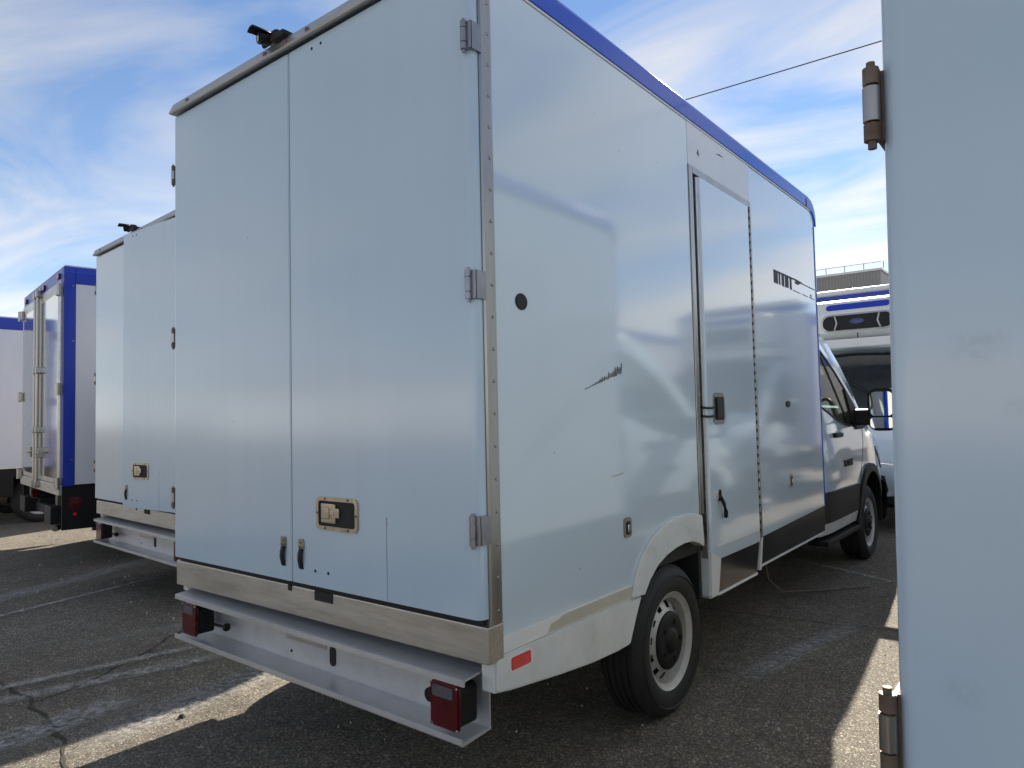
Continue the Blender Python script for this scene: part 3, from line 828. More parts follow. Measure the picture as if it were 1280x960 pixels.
def build_truck_a(name):
    root = empty(name)
    # ---- structure inside: dark liner so that gaps read black
    mb = MB(); mb.box(XL + 0.035, -0.035, -0.045, 3.86, 0.70, 2.99); mb.build('box_gap_shade', GAP, root)
    mb = MB(); mb.box(XL + 0.46, -0.46, 0.0, 3.9, 0.605, 0.70); mb.build('floor_frame', UNDER, root)
    # ---- right side panels
    arch_cut = [(0.885, 0.66), (0.93, 0.735), (0.98, 0.80), (1.06, 0.855), (1.17, 0.90), (1.28, 0.918), (1.40, 0.924), (1.50, 0.916), (1.60, 0.895)]
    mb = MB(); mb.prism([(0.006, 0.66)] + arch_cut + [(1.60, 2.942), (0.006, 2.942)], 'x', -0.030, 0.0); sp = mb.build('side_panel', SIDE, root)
    mb = MB(); mb.prism([(1.6035, 2.716), (2.50, 2.716), (2.50, 2.942), (1.6035, 2.942)], 'x', -0.030, 0.001); mb.build('header_panel', WHITE, root)
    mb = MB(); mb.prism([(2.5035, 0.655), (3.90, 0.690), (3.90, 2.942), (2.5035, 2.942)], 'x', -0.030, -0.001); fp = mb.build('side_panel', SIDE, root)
    # seam bead under the roof rail
    mb = MB(); mb.box(-0.004, 0.005, 0.0, 3.86, 2.944, 2.953); mb.build('roof_bead', WHITE, root)
    # ---- blue roof rail (rounded) both sides and the roof skin
    def rail_prof(sgn):
        x = 0.0 if sgn > 0 else XL
        pr = [(x - sgn * 0.02, 2.955), (x + sgn * 0.010, 2.955), (x + sgn * 0.010, 3.026)]
        for i in range(1, 8):
            a = R(90 * i / 7); pr.append((x + sgn * (0.010 - 0.036 * (1 - math.cos(a))), 3.026 + 0.036 * math.sin(a)))
        pr += [(x - sgn * 0.10, 3.064), (x - sgn * 0.10, 3.03), (x - sgn * 0.02, 3.0)]
        return pr
    for sgn in (1, -1):
        mb = MB(); rows = []
        pr = rail_prof(sgn)
        for y, dz, k in ((-0.05, 0, 1), (1.2, 0, 1), (2.5, 0, 1), (3.77, 0, 1), (3.84, -0.010, 1), (3.885, -0.030, 1), (3.92, -0.065, .9), (3.94, -0.110, .8)):
            rows.append([(x, y, z + dz) for x, z in pr] + [(pr[0][0], y, pr[0][1] + dz)])
        mb.grid(rows); rl = mb.build('roof_rail', BLUE, root, 40)
        for y in (3.70,):
            m2 = MB(); x = 0.0 if sgn > 0 else XL
            m2.box(min(x, x + sgn * .014), max(x, x + sgn * .014), y, y + 0.012, 2.957, 3.015); m2.build('rail_joint', DKRED, rl)
    mb = MB(); mb.grid([[(XL + 0.09, y, 3.060), (XC, y, 3.075), (-0.09, y, 3.060)] for y in (-0.03, 3.80)]); mb.build('roof_skin', WHITE, root)
    # ---- front wall and blue front corner posts
    mb = MB(); mb.box(XL + 0.004, -0.004, 3.885, 3.925, 0.70, 2.95); mb.build('front_wall', WHITE, root)
    for sgn in (1, -1):
        x = 0.0 if sgn > 0 else XL
        mb = MB(); mb.prism([(x - sgn * 0.03, 3.902), (x + sgn * 0.004, 3.902), (x + sgn * 0.004, 3.915), (x - sgn * 0.008, 3.938), (x - sgn * 0.03, 3.945)], 'z', 0.70, 2.84)
        mb.build('front_post', BLUE, root)
    mb = MB(); mb.box(XL, 0.0, 3.78, 3.93, 2.952, 3.0, 0.02); mb.build('front_cap', BLUE, root)
    # ---- left side (seen from the lane beside it)
    mb = MB(); mb.prism([(0.006, 0.66)] + arch_cut + [(1.70, 0.88), (1.75, 0.66), (3.90, 0.69), (3.90, 2.942), (0.006, 2.942)], 'x', XL, XL + 0.03); mb.build('side_panel', DULLSIDE, root)
    # ---- rear corner posts with rivets
    for sgn in (1, -1):
        x = 0.0 if sgn > 0 else XL
        a, b = sorted((x + sgn * 0.004, x - sgn * 0.05))
        mb = MB(); mb.prism([(x + sgn * 0.004, 0.006), (x + sgn * 0.004, -0.046), (x - sgn * 0.002, -0.051), (x - sgn * 0.05, -0.051), (x - sgn * 0.05, -0.045), (x - sgn * 0.02, -0.044), (x - sgn * 0.02, 0.006)], 'z', 0.62, 3.02)
        post = mb.build('corner_post', STEEL, root)
        mb = MB()
        for k in range(21):
            z = 0.78 + k * 0.108
            mb.cyl((x + sgn * 0.0035, -0.012, z), (x + sgn * 0.0075, -0.012, z), 0.007, 0.004, n=8)
        tag(mb.build('rivet_row', STEEL, post), kind='stuff')
    # ---- rear top rail with lamp holes
    mb = MB()
    mb.prism([(-0.045, 2.990), (-0.118, 2.990), (-0.122, 2.996), (-0.100, 3.046), (-0.088, 3.052), (-0.045, 3.052)], 'x', XL + 0.012, -0.004)
    rr = mb.build('rear_top_rail', ALU, root)
    mb = MB(); mb.box(XL + 0.03, -0.02, -0.05, -0.02, 2.972, 2.995); mb.build('rail_shadow_gap', GAP, root)
    for x in (-1.846, -1.17, -1.016, -0.865, -0.18):
        mb = MB(); mb.cyl((x, -0.100, 3.016), (x, -0.1185, 3.011), 0.013, 0.011, n=14); mb.build('clearance_lamp', DKRED, rr)
    # ---- reversing camera
    mb = MB()
    mb.cyl((-1.17, -0.145, 3.078), (-1.155, -0.08, 3.088), 0.028, n=20); cm = mb.build('reversing_camera', BLACK, root)
    mb = MB(); mb.cyl((-1.170, -0.1455, 3.0778), (-1.171, -0.148, 3.0775), 0.018, n=16); mb.build('camera_lens', CLEAR, cm)
    mb = MB(); rows = []
    for yy, rr_ in ((-0.185, 0.036), (-0.14, 0.034), (-0.09, 0.032)):
        rows.append([(-1.16 + rr_ * math.cos(R(a)), yy, 3.080 + (-yy - 0.14) * -0.10 + rr_ * math.sin(R(a))) for a in range(25, 156, 13)])
    mb.grid(rows); hd = mb.build('camera_hood', BLACK, cm)
    md = hd.modifiers.new('thick', 'SOLIDIFY'); md.thickness = 0.005
    mb = MB(); mb.box(-1.12, -1.02, -0.125, -0.05, 3.048, 3.075, 0.008); mb.box(-1.135, -1.085, -0.115, -0.065, 3.06, 3.105, 0.012); mb.cyl((-1.20, -0.1, 3.065), (-1.11, -0.1, 3.065), 0.010, n=10); mb.build('camera_bracket', BLACK, cm)
    # ---- doors
    dl = rear_door(root, XL - 0.003, -1.0335, -1)
    dr = rear_door(root, -1.0285, -0.006, 1)
    mb = MB(); mb.prism([(0.0, 0), (0.010, 0), (0.010, .001), (0, .001)], 'z', 0.0, 0.001)
    mb.bm.free()
    # astragal strip between the leaves
    mb = MB(); mb.box(-1.0335, -1.0285, -0.088, -0.060, 0.765, 2.975, 0.001); mb.build('centre_seal', mat('grey_door_seal', (0.16, 0.19, 0.18), rough=0.6), root)
    def on_door(d, mbx, nm, m_):
        o = mbx.build(nm, m_, d); o.location = -d.location; return o
    YF = -0.092
    # hinges belong to the door leaves
    for z in (2.690, 1.853, 1.050):
        for d, x, s in ((dr, -0.022, 1), (dl, XL + 0.002, -1)):
            if s > 0:
                h = hinge(d, x, -0.104, z, 1, -0.046); h.location = -d.location
            else:
                mbh = MB()
                for z0, z1 in ((-0.048, -0.026), (-0.023, 0.023), (0.026, 0.048)):
                    mbh.cyl((XL - 0.014, -0.085, z + z0), (XL - 0.014, -0.085, z + z1), 0.0100, n=12)
                mbh.cyl((XL - 0.014, -0.085, z - 0.058), (XL - 0.014, -0.085, z + 0.056), 0.0055, n=8)
                mbh.box(XL - 0.010, XL - 0.004, -0.085, -0.02, z - 0.046, z + 0.046)
                mbh.box(XL - 0.018, XL + 0.0, -0.075, -0.068, z - 0.046, z + 0.046)
                h = on_door(d, mbh, 'hinge', RUST)
                mbh = MB(); mbh.cyl((XL - 0.014, -0.085, z - 0.0225), (XL - 0.014, -0.085, z + 0.0225), 0.0106, n=14); on_door(d, mbh, 'hinge_sleeve', STEEL)
    # recessed paddle latch
    mb = MB(); outer = rrect(-0.858, -0.604, 0.990, 1.120, 0.024); inner = rrect(-0.842, -0.620, 1.006, 1.104, 0.012)
    n = len(outer)
    O = [mb.bm.verts.new((x, YF - 0.006, z)) for x, z in outer]; I = [mb.bm.verts.new((x, YF - 0.006, z)) for x, z in inner]
    O2 = [mb.bm.verts.new((x, YF + 0.002, z)) for x, z in outer]; I2 = [mb.bm.verts.new((x, YF - 0.0005, z)) for x, z in inner]
    for i in range(n):
        j = (i + 1) % n
        mb.bm.faces.new((O[i], O[j], I[j], I[i])); mb.bm.faces.new((O[i], O[j], O2[j], O2[i])); mb.bm.faces.new((I[i], I[j], I2[j], I2[i]))
    lf = on_door(dr, mb, 'latch_frame', BRONZE)
    def on_latch(mbx, nm, m_):
        return mbx.build(nm, m_, lf)
    mb = MB(); mb.prism(rrect(-0.842, -0.620, 1.006, 1.104, 0.012), 'y', YF - 0.0012, YF - 0.0004); on_latch(mb, 'latch_recess_shade', GAP)
    mb = MB(); mb.box(-0.822, -0.735, YF - 0.010, YF - 0.0015, 1.018, 1.094, 0.004); mb.box(-0.812, -0.768, YF - 0.015, YF - 0.008, 1.034, 1.078, 0.004); mb.box(-0.765, -0.742, YF - 0.013, YF - 0.008, 1.047, 1.068, 0.003); mb.box(-0.738, -0.710, YF - 0.011, YF - 0.0015, 1.040, 1.078, 0.003); on_latch(mb, 'latch_paddle', BRONZE)
    mb = MB()
    for x, z in ((-0.80, 1.112), (-0.66, 1.112), (-0.80, 0.998), (-0.66, 0.998), (-0.850, 1.055), (-0.612, 1.055)):
        mb.cyl((x, YF - 0.0055, z), (x, YF - 0.0085, z), 0.0045, n=8)
    tag(on_latch(mb, 'latch_rivets', RUST), kind='stuff')
    # pull straps
    for d, x in ((dl, -1.083), (dr, -0.960)):
        mb = MB(); mb.prism(rrect(x - 0.018, x + 0.018, 0.897, 0.941, 0.010), 'y', YF - 0.006, YF + 0.001)
        cl = on_door(d, mb, 'strap_clip', STEEL)
        mb = MB()
        for dx, dz in ((-0.008, 0.908), (0.008, 0.908), (0.0, 0.926)): mb.cyl((x + dx, YF - 0.006, dz), (x + dx, YF - 0.009, dz), 0.004, n=8)
        tag(mb.build('strap_screws', RUST, cl), kind='stuff')
        mb = MB(); rows = []
        for z, yo, dx in ((0.902, 0.006, 0), (0.88, 0.012, -.001), (0.855, 0.011, -.003), (0.825, 0.004, -.004), (0.820, 0.001, -.004)):
            rows.append([(x - 0.014 + dx, YF - yo, z), (x + dx, YF - yo - 0.003, z), (x + 0.014 + dx, YF - yo, z)])
        mb.grid(rows); st = mb.build('strap', BLACK, cl)
        md = st.modifiers.new('thick', 'SOLIDIFY'); md.thickness = 0.004
    # drilled holes, screw heads, crack line and filler seam
    for d, x, z in ((dr, -0.866, 2.943), (dr, -0.806, 2.945), (dr, -0.872, 0.822), (dr, -0.790, 0.822)):
        mb = MB(); mb.cyl((x, YF + 0.001, z), (x, YF - 0.0012, z), 0.0065, n=10); on_door(d, mb, 'drill_hole_shade', GAP)
    mb = MB(); pts = [(-0.446, 1.062), (-0.450, 1.03), (-0.451, 0.95), (-0.449, 0.86), (-0.448, 0.765)]
    for a, b in zip(pts, pts[1:]):
        mb.box(min(a[0], b[0]) - 0.0012, max(a[0], b[0]) + 0.0012, YF - 0.0006, YF + 0.0004, min(a[1], b[1]), max(a[1], b[1]))
    on_door(dr, mb, 'panel_crack', mat('hairline_crack', (0.26, 0.30, 0.33), rough=0.7))
    # ---- stainless rear sill, wraps the corners
    mb = MB(); mb.box(XL - 0.008, 0.0075, -0.072, 0.0075, 0.618, 0.738, 0.005, 2); sl = mb.build('rear_sill', ALU, root)
    mb = MB(); mb.box(XL + 0.02, -0.02, -0.068, -0.046, 0.739, 0.768); mb.build('door_seal', GAP, root)
    mb = MB(); mb.box(-0.905, -0.790, -0.0755, -0.070, 0.700, 0.737, 0.002); mb.build('striker_plate', UNDER, sl)
    mb = MB(); mb.box(-1.085, -1.06, -0.0745, -0.070, 0.715, 0.7375); mb.build('sill_slot_shade', GAP, sl)
    # ---- rear bumper: open channel with two flanges
    bp = empty('rear_bumper'); bp.parent = root; bp.location = (XC, -0.03, 0.48); bp.rotation_euler = (0, R(0.55), 0)
    def rel(mbx, nm, m_, par=None):
        o = mbx.build(nm, m_, bp if par is None else par); return o
    L = 0.950
    mb = MB(); mb.prism([(0.055, 0.112), (-0.080, 0.100), (-0.086, 0.097), (-0.086, 0.078), (-0.080, 0.078), (-0.079, 0.093), (0.055, 0.104)], 'x', -L, L); rel(mb, 'upper_flange', BUMP)
    mb = MB(); mb.box(-L + 0.0, L, 0.040, 0.047, -0.094, 0.104); web = rel(mb, 'bumper_web', BUMP)
    mb = MB(); mb.prism([(0.055, -0.102), (-0.086, -0.112), (-0.092, -0.106), (-0.092, -0.086), (-0.085, -0.086), (-0.084, -0.096), (0.055, -0.094)], 'x', -L + 0.01, L - 0.005); rel(mb, 'lower_flange', BUMP)
    mb = MB(); mb.box(-0.205, 0.075, 0.036, 0.041, -0.005, 0.030, 0.001); mb.build('splice_plate', ALU, web)
    mb = MB(); mb.prism(rrect(0.097, 0.135, -0.062, 0.018, 0.018), 'y', 0.0365, 0.0395); mb.build('plug_hole_shade', GAP, web)
    for x, z in ((-0.17, -0.055), (-0.02, 0.032), (0.12, -0.03)):
        mb = MB(); mb.cyl((x, 0.0405, z), (x, 0.037, z), 0.006, n=8); mb.build('bumper_bolt', UNDER, web)
    for s, x in ((1, 0.868), (-1, -0.80)):
        mb = MB(); mb.prism(rrect(x - 0.066, x + 0.066, -0.072, 0.078, 0.018), 'y', -0.094, -0.078, 0.006, 2)
        tl = rel(mb, 'tail_light', RED)
        mb = MB(); mb.prism(rrect(x - 0.050, x + 0.040, 0.030, 0.066, 0.006), 'y', -0.0965, -0.090); mb.build('reverse_lens', CLEAR, tl)
        mb = MB(); mb.prism(rrect(x - 0.058, x + 0.062, -0.064, 0.070, 0.02), 'y', -0.080, 0.0); mb.build('lamp_housing', BLACK, tl)
        mb = MB()
        for dx, dz in ((-0.057, 0.069), (0.057, 0.069), (-0.057, -0.063), (0.057, -0.063)): mb.cyl((x + dx, -0.094, dz), (x + dx, -0.0975, dz), 0.004, n=8)
        tag(mb.build('lens_screws', CHROME, tl), kind='stuff')
        mb = MB(); sx_ = -1
        if s > 0: mb.cyl((x - 0.088, -0.072, 0.012), (x - 0.088, -0.02, 0.012), 0.024, n=14)
        else: mb.tube([(x + 0.05, -0.03, -0.025), (x + 0.10, -0.02, -0.02), (x + 0.19, -0.012, -0.02)], 0.007, 8); mb.cyl((x + 0.185, -0.012, -0.02), (x + 0.197, -0.010, -0.02), 0.018, n=12)
        mb.build('lamp_connector', BLACK, tl)
    # ---- rear skirt, flare and marker
    sk = [(-0.038, 0.520), (0.05, 0.505), (0.333, 0.472), (0.55, 0.452), (0.75, 0.444), (0.85, 0.446), (0.905, 0.54), (0.965, 0.632), (-0.038, 0.632)]
    mb = MB(); mb.prism(sk, 'x', -0.060, 0.008, 0.008, 2); rs = mb.build('rear_skirt', SKIRT, root)
    mb = MB(); mb.box(-0.06, 0.003, 0.008, 0.90, 0.634, 0.688, 0.002); us = mb.build('upper_skirt', WHITE, root)
    mb = MB(); mb.prism([(0.26, 0.640), (0.88, 0.640), (0.89, 0.683), (0.36, 0.683), (0.33, 0.672), (0.28, 0.668), (0.27, 0.652)], 'x', 0.0025, 0.0038); mb.build('paint_loss_patch', CREAM, us)
    mb = MB(); mb.prism(rrect(0.030, 0.158, 0.562, 0.622, 0.012), 'x', 0.0065, 0.0095); mk = mb.build('side_marker_bezel', WHITE, rs)
    mb = MB(); mb.prism(rrect(0.040, 0.148, 0.571, 0.614, 0.008), 'x', 0.0080, 0.0125, 0.002); mb.build('side_marker', REDLIT, mk)
    out_ = [(0.868, 0.640), (0.905, 0.725), (0.962, 0.795), (1.05, 0.855), (1.165, 0.900), (1.28, 0.920), (1.385, 0.926), (1.50, 0.918), (1.602, 0.897)]
    inn = [(0.968, 0.634), (1.02, 0.685), (1.10, 0.735), (1.19, 0.765), (1.29, 0.783), (1.385, 0.790), (1.475, 0.785), (1.55, 0.765), (1.602, 0.742)]
    mb = MB(); rows = []
    for (oy, oz), (iy, iz) in zip(out_, inn):
        rows.append([(-0.01, oy, oz), (0.012, oy, oz), (0.016, oy * .94 + iy * .06, oz * .94 + iz * .06), (0.022, oy * .1 + iy * .9, oz * .1 + iz * .9), (0.018, iy, iz), (-0.09, iy, iz)])
    mb.grid(rows); fl = mb.build('arch_flare', SKIRT, root, 30)
    mb = MB(); mb.box(-0.5, -0.032, 0.90, 1.67, 0.86, 0.90); mb.box(-0.42, -0.40, 0.85, 1.75, 0.40, 0.86); mb.box(-0.5, -0.03, 1.64, 1.67, 0.46, 0.80); mb.build('wheel_housing', UNDER, root)
    mb = MB(); mb.prism([(y, max(z, 0.585)) for y, z in sk if y != 0.905], 'x', XL - 0.008, XL + 0.05, 0.006, 2); mb.build('rear_skirt', SKIRT, root)
    mb = MB(); mb.box(XL - 0.003, XL + 0.06, 0.008, 0.90, 0.634, 0.688, 0.002); mb.build('upper_skirt', WHITE, root)
    mb = MB(); rows = []
    lo = out_ + [(1.74, 0.80), (1.79, 0.66)]; li = inn + [(1.64, 0.70), (1.68, 0.64)]
    for (oy, oz), (iy, iz) in zip(lo, li):
        rows.append([(XL + 0.01, oy, oz), (XL - 0.012, oy, oz), (XL - 0.022, oy * .1 + iy * .9, oz * .1 + iz * .9), (XL - 0.018, iy, iz), (XL + 0.09, iy, iz)])
    mb.grid(rows); mb.build('arch_flare', SKIRT, root, 30)
    mb = MB(); mb.box(XL + 0.05, XL + 0.5, 0.93, 1.67, 0.72, 0.80); mb.box(XL + .40, XL + .42, 0.85, 1.75, 0.40, 0.80); mb.build('wheel_housing', UNDER, root)
    # ---- side door: frame, leaf, piano hinge, kick plate
    mb = MB()
    mb.box(-0.025, 0.006, 1.604, 1.650, 0.90, 2.714, 0.003); mb.box(-0.025, 0.0065, 1.651, 2.506, 2.676, 2.713, 0.003); mb.box(-0.025, 0.006, 2.487, 2.506, 0.66, 2.675, 0.002)
    fr = mb.build('door_frame', STEEL, root)
    mb = MB()
    r = 0.022; pts = [(2.446, -0.030), (2.446, 0.006), (2.442, 0.010)]
    for i in range(6):
        a = R(90 + 90 * i / 5); pts.append((1.712 + r + r * math.cos(a), 0.010 - r + r * math.sin(a)))
    pts.append((1.712, -0.030))
    mb.prism([(x, y) for y, x in pts], 'z', 0.640, 2.672)
    sd = mb.build('side_door', SIDE, root, 25)
    mb = MB(); mb.box(-0.031, 0.003, 1.690, 1.7115, 0.66, 2.668, 0.004); mb.build('door_edge', ALU, sd)
    # lower door: white lip and glossy black kick plate
    mb = MB(); mb.prism([(1.845, 0.638), (1.80, 0.468), (2.385, 0.468), (2.445, 0.638)], 'x', -0.03, 0.004, 0.003); mb.build('kick_plate', GLOSSBLK, sd)
    mb = MB(); mb.prism([(1.70, 0.705), (1.685, 0.47), (1.70, 0.455), (1.785, 0.455), (1.800, 0.475), (1.842, 0.640), (1.82, 0.66)], 'x', -0.05, 0.012, 0.008, 2); mb.build('step_lip', SKIRT, sd)
    mb = MB(); mb.box(-0.03, 0.007, 1.80, 2.39, 0.450, 0.466, 0.003); mb.build('kick_plate_edge', WHITE, sd)
    mb = MB(); mb.box(-0.02, 0.0035, 2.447, 2.4865, 0.650, 2.672)
    k = 0
    while 0.66 + k * 0.05 < 2.66:
        z = 0.66 + k * 0.05
        mb.cyl((0.006, 2.468, z), (0.006, 2.468, z + 0.034), 0.0095, n=10)
        k += 1
    ph = mb.build('piano_hinge', STEEL, sd)
    tag(ph, kind='stuff')
    mb = MB()
    for i in range(k): mb.box(0.003, 0.010, 2.449, 2.470, 0.689 + i * 0.05, 0.713 + i * 0.05)
    tag(mb.build('hinge_gap_shade', GAP, ph), kind='stuff')
    # side latch and handle
    mb = MB(); outer = rrect(1.795, 1.962, 1.352, 1.522, 0.035)
    mb.prism(outer, 'x', 0.008, 0.0135, 0.002); sl2 = mb.build('side_latch', STEEL, sd)
    mb = MB(); mb.prism(rrect(1.815, 1.942, 1.375, 1.50, 0.012), 'x', 0.0130, 0.0145); mb.build('latch_recess_shade', GAP, sl2)
    mb = MB(); mb.box(0.012, 0.024, 1.83, 1.90, 1.385, 1.49, 0.004); mb.build('latch_paddle', BLACK, sl2)
    for dz in (0.0, -0.045):
        mb = MB(); mb.tube([(0.016, 1.81, 1.445 + dz), (0.020, 1.76, 1.440 + dz), (0.020, 1.70, 1.440 + dz), (0.006, 1.655, 1.445 + dz)], 0.006, 7); mb.build('latch_cable', BLACK, sl2)
    mb = MB(); mb.prism(rrect(1.805, 1.855, 0.945, 1.005, 0.012), 'x', 0.009, 0.020, 0.003); hb = mb.build('handle_base', CHROME, sd)
    mb = MB(); mb.tube([(0.022, 1.832, 0.965), (0.034, 1.845, 0.93), (0.034, 1.868, 0.885), (0.026, 1.885, 0.855)], 0.011, 8); mb.build('handle_grip', BLACK, hb)
    mb = MB(); mb.box(0.0085, 0.0125, 1.80, 2.42, 0.705, 0.713, 0.001); mb.build('door_crease', WHITE, sd)
    # ---- front lower skirt
    mb = MB(); mb.prism([(2.452, 0.498), (2.51, 0.652), (3.895, 0.686), (3.872, 0.505)], 'x', -0.03, 0.002, 0.002); mb.build('lower_skirt', GLOSSBLK, root)
    mb = MB(); mb.prism([(2.448, 0.482), (2.452, 0.496), (3.872, 0.503), (3.87, 0.490)], 'x', -0.03, 0.005, 0.002); mb.build('skirt_edge', WHITE, root)
    mb = MB(); mb.prism([(2.425, 0.47), (2.470, 0.66), (2.495, 0.66), (2.448, 0.47)], 'x', -0.02, 0.010, 0.002); mb.build('skirt_joint', WHITE, root)
    mb = MB(); mb.box(XL, XL + 0.03, 1.80, 3.87, 0.50, 0.655); mb.build('lower_skirt', GLOSSBLK, root)
    # small fittings on the side
    mb = MB(); mb.prism(ell(0.150, 1.822, 0.034, 0.030), 'x', 0.0, 0.004, 0.001); mb.build('vent_plug', BLACK, sp)
    mb = MB(); mb.prism(ell(3.10, 1.462, 0.042, 0.022), 'x', -0.001, 0.006, 0.001); mb.build('vent_plug', BLACK, fp)
    for par, y, z in ((sp, 0.858, 0.935), (fp, 3.105, 0.945)):
        mb = MB(); mb.prism(rrect(y - 0.032, y + 0.032, z - 0.042, z + 0.042, 0.014), 'x', -0.001, 0.006, 0.002); lk = mb.build('lock_plate', STEEL, par)
        mb = MB(); mb.prism(rrect(y - 0.020, y + 0.020, z - 0.030, z + 0.026, 0.010), 'x', 0.0055, 0.0068); mb.build('lock_recess_shade', GAP, lk)
        mb = MB(); mb.box(0.006, 0.013, y - 0.008, y + 0.010, z - 0.020, z + 0.012, 0.003); mb.build('lock_lever', CHROME, lk)
    return root

def side_marks(root):
    """torn vinyl lettering, gouges and scuffs on the right flank of the main truck"""
    sp = [o for o in children(root) if o.name.startswith('side_panel')]
    def front(): return sp[1]
    rnd = random.Random(3)
    # remains of a vinyl strip: black letters with pale gaps, then only its outline
    mb = MB()
    y = 2.915
    for w, gap in ((0.085, 0.020), (0.030, 0.030), (0.050, 0.022), (0.075, 0.030), (0.040, 0.0)):
        n = 5; pts = [(y, 2.272 + rnd.uniform(-.004, .004)), (y + w, 2.268 + rnd.uniform(-.004, .006))]
        pts += [(y + w, 2.352), (y, 2.352)]
        mb.prism(pts, 'x', -0.0008, 0.0006); y += w + gap
    mb.prism([(2.915, 2.345), (3.30, 2.345), (3.42, 2.350), (3.50, 2.340), (3.56, 2.352), (3.40, 2.358), (2.915, 2.358)], 'x', -0.0008, 0.0009)
    mb.prism([(3.36, 2.330), (3.44, 2.322), (3.50, 2.338), (3.42, 2.348)], 'x', -0.0008, 0.0012)
    mb.prism([(3.36, 2.345), (3.87, 2.337), (3.87, 2.343), (3.36, 2.351)], 'x', -0.0008, 0.0010)
    for a, b in ((3.33, 3.50), (3.55, 3.68), (3.72, 3.86)):
        mb.prism([(a, 2.268 - (a - 3.3) * .01), (b, 2.266 - (b - 3.3) * .01), (b, 2.270 - (b - 3.3) * .01), (a, 2.273 - (a - 3.3) * .01)], 'x', -0.0008, 0.0010)
    mb.prism([(3.74, 2.285), (3.775, 2.27), (3.77, 2.295)], 'x', -0.0008, 0.0010)
    mb.build('torn_lettering', DARKMARK, front())
    # slanting gouge
    mb = MB(); 
    for i in range(17):                    # a run of short scraped slivers
        t_ = i / 16; y = 0.560 + 0.285 * t_; z = 1.520 + 0.082 * t_
        h = 0.004 + 0.030 * max(0, t_ - 0.12) * rnd.uniform(0.5, 1.25); w = rnd.uniform(0.007, 0.0135)
        mb.prism([(y - w, z - h * 0.45), (y + w * 0.3, z - h * 0.30), (y + w, z + h * 0.75), (y + w * 0.2, z + h * rnd.uniform(0.8, 1.2))], 'x', 0.0, 0.0010)
    mb.build('gouge', mat('grey_gouge', (0.16, 0.17, 0.17), rough=0.8, noise=0.5, nscale=60), sp[0])['kind'] = 'stuff'
    mb = MB(); mb.prism([(0.745, 1.158), (0.80, 1.160), (0.84, 1.166), (0.835, 1.170), (0.80, 1.164), (0.745, 1.161)], 'x', 0.0, 0.0008); mb.build('scuff', BRONZE, sp[0])
    mb = MB(); mb.prism([(1.72, 2.80), (1.755, 2.79), (1.74, 2.83)], 'x', 0.0008, 0.0018); mb.prism([(1.98, 2.872), (2.10, 2.880), (2.04, 2.886)], 'x', 0.0008, 0.0018)
    hp = [o for o in children(root) if o.name.startswith('header_panel')][0]
    mb.build('scuff', MATS['grey_gouge'], hp)

truck = build_truck_a('box_truck')
build_cab(truck)
hose = build_chassis(truck, 0.06)
hose.build('drain_hose', EXH, truck)

# neighbours made from the same kind of truck before the main one gets its own marks
second = copy_tree(truck)
right_n = copy_tree(truck)
side_marks(truck)
tag(truck, 'white box truck with blue roof edge, closed rear doors, side door and torn black lettering', 'truck', 'white box trucks with full rear doors')

second.location = (-3.51, 0.85, 0); second.rotation_euler = (0, 0, R(-4))
tag(second, 'white box truck with one rear door ajar beside the truck with torn lettering', 'truck', 'white box trucks with full rear doors')
for ch in children(second):
    if ch.name.startswith('rear_door') and ch.location.x > -0.5: ch.rotation_euler = (0, 0, R(6))
    if ch.name.startswith('rear_bumper'): ch.rotation_euler = (0, 0, 0)

right_n.location = (3.345, -0.735, 0)
tag(right_n, 'white box truck with rusty door hinges parked closest alongside the side-door flank', 'truck', 'white box trucks with full rear doors')
for ch in children(right_n):
    if not ch.name.startswith(('wheel', 'rear_axle', 'front_sub', 'drain_hose')) or ch.name.startswith('wheel_housing'):
        piv = Matrix.Translation((XC, 0, 0.5))
        ch.matrix_local = Matrix.Translation((0, 0, -0.060)) @ piv @ Matrix.Rotation(R(1.0), 4, 'Y') @ piv.inverted() @ ch.matrix_local

